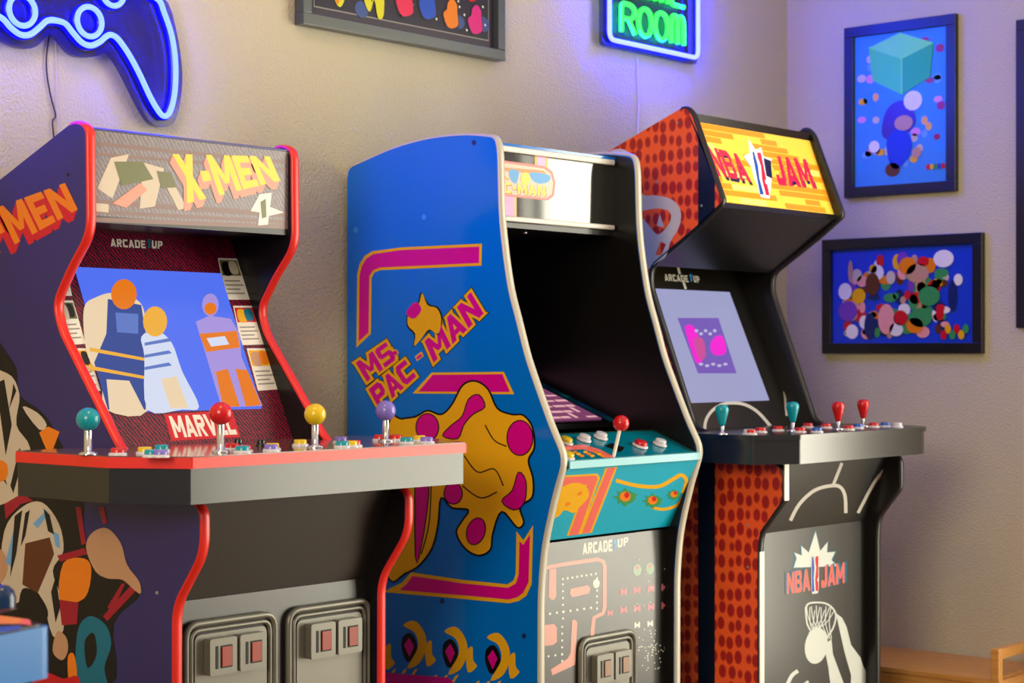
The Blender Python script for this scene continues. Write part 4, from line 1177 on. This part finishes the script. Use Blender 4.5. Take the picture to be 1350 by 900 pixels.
def neon_word(txt, z0, h):
    n = len(txt); wd = (xr - xl) / n
    for i, c in enumerate(txt):
        b = MB()
        for st in LET[c]:
            pts = [(xl + wd * (i + .1 + .78 * u), YT, z0 + h * v) for u, v in st]
            pts = [(x, YT, z) for x, z in fillet([(p[0], p[2]) for p in pts], .012, 4, False)]
            b.tube(pts, .0062, M_tubeg, 8)
        b.build('neon_letter', rR)
neon_word('ROOM', zb_, hgt)
neon_word('GAME', zb_ + hgt * 1.38, hgt)
cord = [lp(q) for q in ((855, 74), (856, 110), (857, 140), (856, 170), (857, 230), (858, 330))]
b = MB(); b.tube([(x, -.004, z) for x, z in smooth_pts(cord, 5, False)], .0022, mat('cord_white', (226, 222, 236), .4), 6); b.build('power_cord', rR)

# ================================================================== PICTURES
M_frame = mat('black_picture_frame', (18, 17, 18), .35, spec=.6)
M_frameg = mat('black_satin_frame', (66, 76, 72), .3, spec=.9)
def picture(label, p0, u, n, wd, hg, fw, depth, fm, print_m, artf, mat_m=None, mw=0, group=None):
    """p0 lower left corner on the wall, u along the wall, n away from the wall"""
    r = thing('framed_picture', label, 'picture', p0, group)
    u = Vector(u); n = Vector(n); z = Vector((0, 0, 1))
    P = lambda a_, b_, d_: u * a_ + z * b_ + n * d_
    b = MB()
    def slab(a0, a1, b0, b1, d0, d1, m, mbx):
        vs = [P(a_, b_, d_) for d_ in (d0, d1) for b_ in (b0, b1) for a_ in (a0, a1)]
        fs = [(0, 2, 3, 1), (4, 5, 7, 6), (0, 1, 5, 4), (2, 6, 7, 3), (0, 4, 6, 2), (1, 3, 7, 5)]
        if u.cross(z).dot(n) < 0:
            fs = [f[::-1] for f in fs]
        mbx.add(vs, fs, m)
    for a0, a1, b0, b1 in ((0, wd, 0, fw), (0, wd, hg - fw, hg), (0, fw, fw, hg - fw), (wd - fw, wd, fw, hg - fw)):
        slab(a0, a1, b0, b1, .001, depth, fm, b)
    b.build('frame', r, bevel=.0015)
    mb = MB()
    slab(fw - .002, wd - fw + .002, fw - .002, hg - fw + .002, .002, depth * .45, mat_m or print_m, mb)
    d0 = depth * .45
    iw, ih = wd - 2 * fw, hg - 2 * fw
    def put(pts, m, lay=1, smooth=0):
        if smooth: pts = smooth_pts(pts, smooth)
        pts = [(min(1, max(0, x)), min(1, max(0, y))) for x, y in pts]
        mb.poly([P(fw + iw * x, fw + ih * y, d0 + .0005 * lay) for x, y in pts], m, n)
    if mat_m:
        put([(mw, mw), (1 - mw, mw), (1 - mw, 1 - mw), (mw, 1 - mw)], print_m, 1)
    artf(put)
    mb.build('print', r)
    return r
def el(cx, cy, rx, ry, n=16): return ell(cx, cy, rx, ry, n)

# back wall picture, cut by the top of the photograph
pl, prt = wallpt((400, 31.5), WY - .03), wallpt((666.5, 80), WY - .03)
def art_back(put):
    random.seed(21)
    put([(.03, .045), (.97, .045), (.97, .97), (.03, .97)], ink('grey'), 2)
    put([(.034, .052), (.966, .052), (.966, .965), (.034, .965)], ink('nightblue'), 3)
    for k in range(26):
        cx, cy = random.uniform(.06, .94), random.uniform(.08, .9)
        put(el(cx, cy, random.uniform(.02, .06), random.uniform(.03, .06)), ink(random.choice(('slate', 'slate', 'deepgrey'))), 4)
    put([(.25, .26), (.29, .26), (.318, .13), (.335, .26), (.375, .26), (.38, .08), (.35, .05), (.33, .15), (.31, .08), (.285, .11)], ink('limeyellow'), 7, 3)
    put([(.10, .26), (.125, .12), (.155, .07), (.18, .12), (.205, .26)], ink('limeyellow'), 6, 3); put([(.10, .26), (.125, .13), (.15, .09), (.155, .26)], ink('orange'), 7, 3)
    for cx, cy, c, s in ((.50, .19, 'rose', .62), (.625, .20, 'blue', .62), (.755, .165, 'orange', .56), (.895, .16, 'fuchsia', .56), (.87, .32, 'red', .4)):
        for g, m, l in ((1.14, 'nightblue', 5), (1.0, c, 6)):
            put([(cx + dx_ * s * g, cy + dy_ * s * g) for dx_, dy_ in ((-.06, -.13), (-.02, -.16), (.03, -.14), (.06, -.10), (.05, .02), (.045, .10), (.0, .15), (-.045, .10), (-.055, .03), (-.09, -.02))], ink(m), l, 4)
    for k in range(40):
        put(el(random.uniform(.42, .95), random.uniform(.08, .6), .005, .008, 8), ink('white'), 5)
PAL.update(slate=(60, 84, 140), deepgrey=(58, 52, 66), limeyellow=(216, 214, 30), fuchsia=(220, 30, 130), nightblue=(38, 36, 52), royal=(28, 64, 196), sea=(40, 120, 200), mint=(84, 216, 70), mint2=(56, 184, 58), mint3=(124, 236, 92), lilac=(150, 140, 220), indigo=(70, 50, 150))
wd = prt.x - pl.x
picture('wide dark framed picture with coloured blobs, on the wall above the blue cabinet', (pl.x, WY, (pl.z + prt.z) / 2), (1, 0, 0), (0, -1, 0), wd, .46, .026, .030, M_frameg, ink('deepgrey'), art_back)

def wr(q, d=.02): return ray_plane(q, (WX - d, 0, 0), (1, 0, 0))
# right wall: u runs towards the camera (-y), so the left edge is the far one
def art_p1(put):
    random.seed(31)
    for k in range(46):
        put(el(random.uniform(.05, .95), random.uniform(.03, .97), random.uniform(.03, .055), random.uniform(.02, .03), 10), ink(random.choice(('lilac', 'lightblue', 'skyblue', 'cream', 'lightblue', 'lilac', 'yellow', 'crimson'))), 2)
    # plain green box seen from a corner
    put([(.16, .92), (.5, .995), (.86, .90), (.52, .82)], ink('mint3'), 4); put([(.16, .92), (.52, .82), (.52, .585), (.20, .70)], ink('mint'), 4); put([(.52, .82), (.86, .90), (.82, .68), (.52, .585)], ink('mint2'), 4)
    for A1, A2 in (((.52, .82), (.52, .585)), ((.16, .92), (.52, .82)), ((.52, .82), (.86, .90))):
        put([(A1[0] - .008, A1[1]), (A2[0] - .008, A2[1]), (A2[0] + .008, A2[1] + .004), (A1[0] + .008, A1[1] + .004)], ink('mint3'), 5)
    # plain overlapping rounds below it
    put([(.30, .36), (.36, .50), (.52, .55), (.64, .48), (.66, .38), (.5, .30), (.36, .30)], ink('indigo'), 4, 4)
    put([(.36, .30), (.48, .36), (.62, .30), (.60, .18), (.46, .10), (.38, .16)], ink('royal'), 5, 4)
    put(el(.64, .54, .1, .065), ink('white'), 5); put(el(.54, .40, .1, .05), ink('tan'), 5)
    put(el(.22, .26, .06, .04), ink('white'), 5); put(el(.42, .1, .08, .045), ink('brown'), 5); put(el(.68, .2, .05, .035), ink('tan'), 5)
    for k in range(5):
        put(el(.80 + k * .04, .10, .022, .02, 8), ink(('red', 'yellow', 'green', 'blue', 'red')[k]), 5)
def art_p2(put):
    random.seed(41)
    cols = ('purple', 'yellow', 'red', 'white', 'green', 'brown', 'orange', 'pink', 'cream', 'tan', 'navy', 'red', 'white', 'green')
    for k in range(120):
        cx = random.uniform(.10, .82); top = .55 + .36 * math.sin((cx - .05) * 3.6)
        cy = random.uniform(.10, max(.2, top))
        put(el(cx, cy, random.uniform(.02, .05), random.uniform(.03, .085), 12), ink(random.choice(cols)), 2 + k % 6)
    for cx, cy, rx, ry, c in ((.12, .34, .07, .11, 'purple'), (.40, .25, .06, .16, 'pink'), (.70, .48, .075, .10, 'green'), (.64, .26, .08, .1, 'green'), (.60, .18, .06, .08, 'orange'), (.28, .18, .04, .14, 'navy'), (.30, .62, .05, .12, 'brown'),
                              (.62, .72, .08, .1, 'tan'), (.55, .80, .06, .09, 'orange'), (.66, .84, .04, .05, 'red'), (.14, .76, .018, .12, 'tan'), (.10, .55, .05, .09, 'white'), (.80, .86, .07, .09, 'white'), (.86, .48, .03, .16, 'navy'), (.90, .64, .03, .06, 'white'), (.50, .26, .05, .08, 'red'), (.47, .14, .05, .07, 'white'), (.20, .5, .05, .08, 'yellow')):
        put(el(cx, cy, rx, ry, 16), ink(c), 9)
    for k in range(6):
        put(el(.80 + k * .03, .08 + (k % 2) * .06, .022, .05, 8), ink(('red', 'yellow', 'green', 'red', 'yellow', 'green')[k]), 9)
def art_p3(put):
    put([(0, 0), (1, 0), (1, .45), (0, .5)], ink('crimson'), 1); put([(0, 0), (1, 0), (1, .14), (0, .18)], ink('teal'), 2); put(el(.5, .5, .3, .2), ink('orange'), 3); put(el(.4, .75, .2, .1), ink('indigo'), 3)
g = 'framed pictures on the right wall'
def rpic(label, tl, tr, br, bl, fw, pm, af):
    A, B, C_, D = wr(tl), wr(tr), wr(br), wr(bl)
    z1, z0 = (A.z + B.z) / 2, (C_.z + D.z) / 2; y1, y0 = (A.y + D.y) / 2, (B.y + C_.y) / 2
    picture(label, (WX, y1, z0), (0, -1, 0), (-1, 0, 0), y1 - y0, z1 - z0, fw, .02, M_frame, pm, af, group=g)
rpic('upright black framed picture with a green box on blue, on the right wall', (1112, 37.3), (1260, 17), (1259, 251.6), (1113, 261), .030, ink('azure'), art_p1)
rpic('wide black framed picture with a crowd of coloured shapes, low on the right wall', (1083, 317), (1294.6, 305), (1294.6, 465), (1083.5, 466.5), .030, ink('royal'), art_p2)
rpic('tall black framed picture cut off by the right edge', (1339, 30), (1530, -2), (1530, 430), (1339, 432), .030, ink('indigo'), art_p3)

# ================================================================== BAMBOO BENCH
zt = .268
fc = ray_plane((1306, 896), (0, 0, zt), (0, 0, 1))          # near left corner of the board
xl, xr, yn, yf = fc.x, WX - .004, fc.y, 2.86
rS = thing('bamboo_bench', 'low bamboo bench with a raised end rail, against the right wall beside the orange cabinet', 'bench', ((xl + xr) / 2, (yn + yf) / 2, 0))
ox, oy = rS.location.x, rS.location.y
def bx(n_, x0, x1, y0, y1, z0, z1, m=M_bamboo, bev=.003):
    b = MB(); b.box(x0 - ox, x1 - ox, y0 - oy, y1 - oy, z0, z1, m); return b.build(n_, rS, bevel=bev)
nsl = 4
sw = (xr - xl) / nsl
mb = MB()
for k in range(nsl):
    mb.box(xl + k * sw + .0007 - ox, xl + (k + 1) * sw - .0007 - ox, yn - oy, yf - oy, zt - .014, zt, M_bamboo)
mb.build('seat_board', rS, bevel=.0015)
bx('apron', xl + .004, xl + .020, yn + .02, yf - .02, zt - .050, zt - .0145)
pz = on_ = ray_plane((1312, 853), (0, yn, 0), (0, 1, 0)).z
for yy in (yn - .024, yf):
    for xx in (xl - .002, xr - .026):
        bx('leg', xx, xx + .024, yy, yy + .024, 0, pz)
    bx('end_rail', xl - .002, xr, yy + .001, yy + .023, pz, pz + .026, M_bamboo_x) if False else bx('end_rail', xl + .022, xr - .026, yy + .001, yy + .023, pz - .028, pz - .001, M_bamboo_x)
    bx('stretcher', xl + .022, xr - .026, yy + .003, yy + .021, zt - .034, zt - .004, M_bamboo_x)
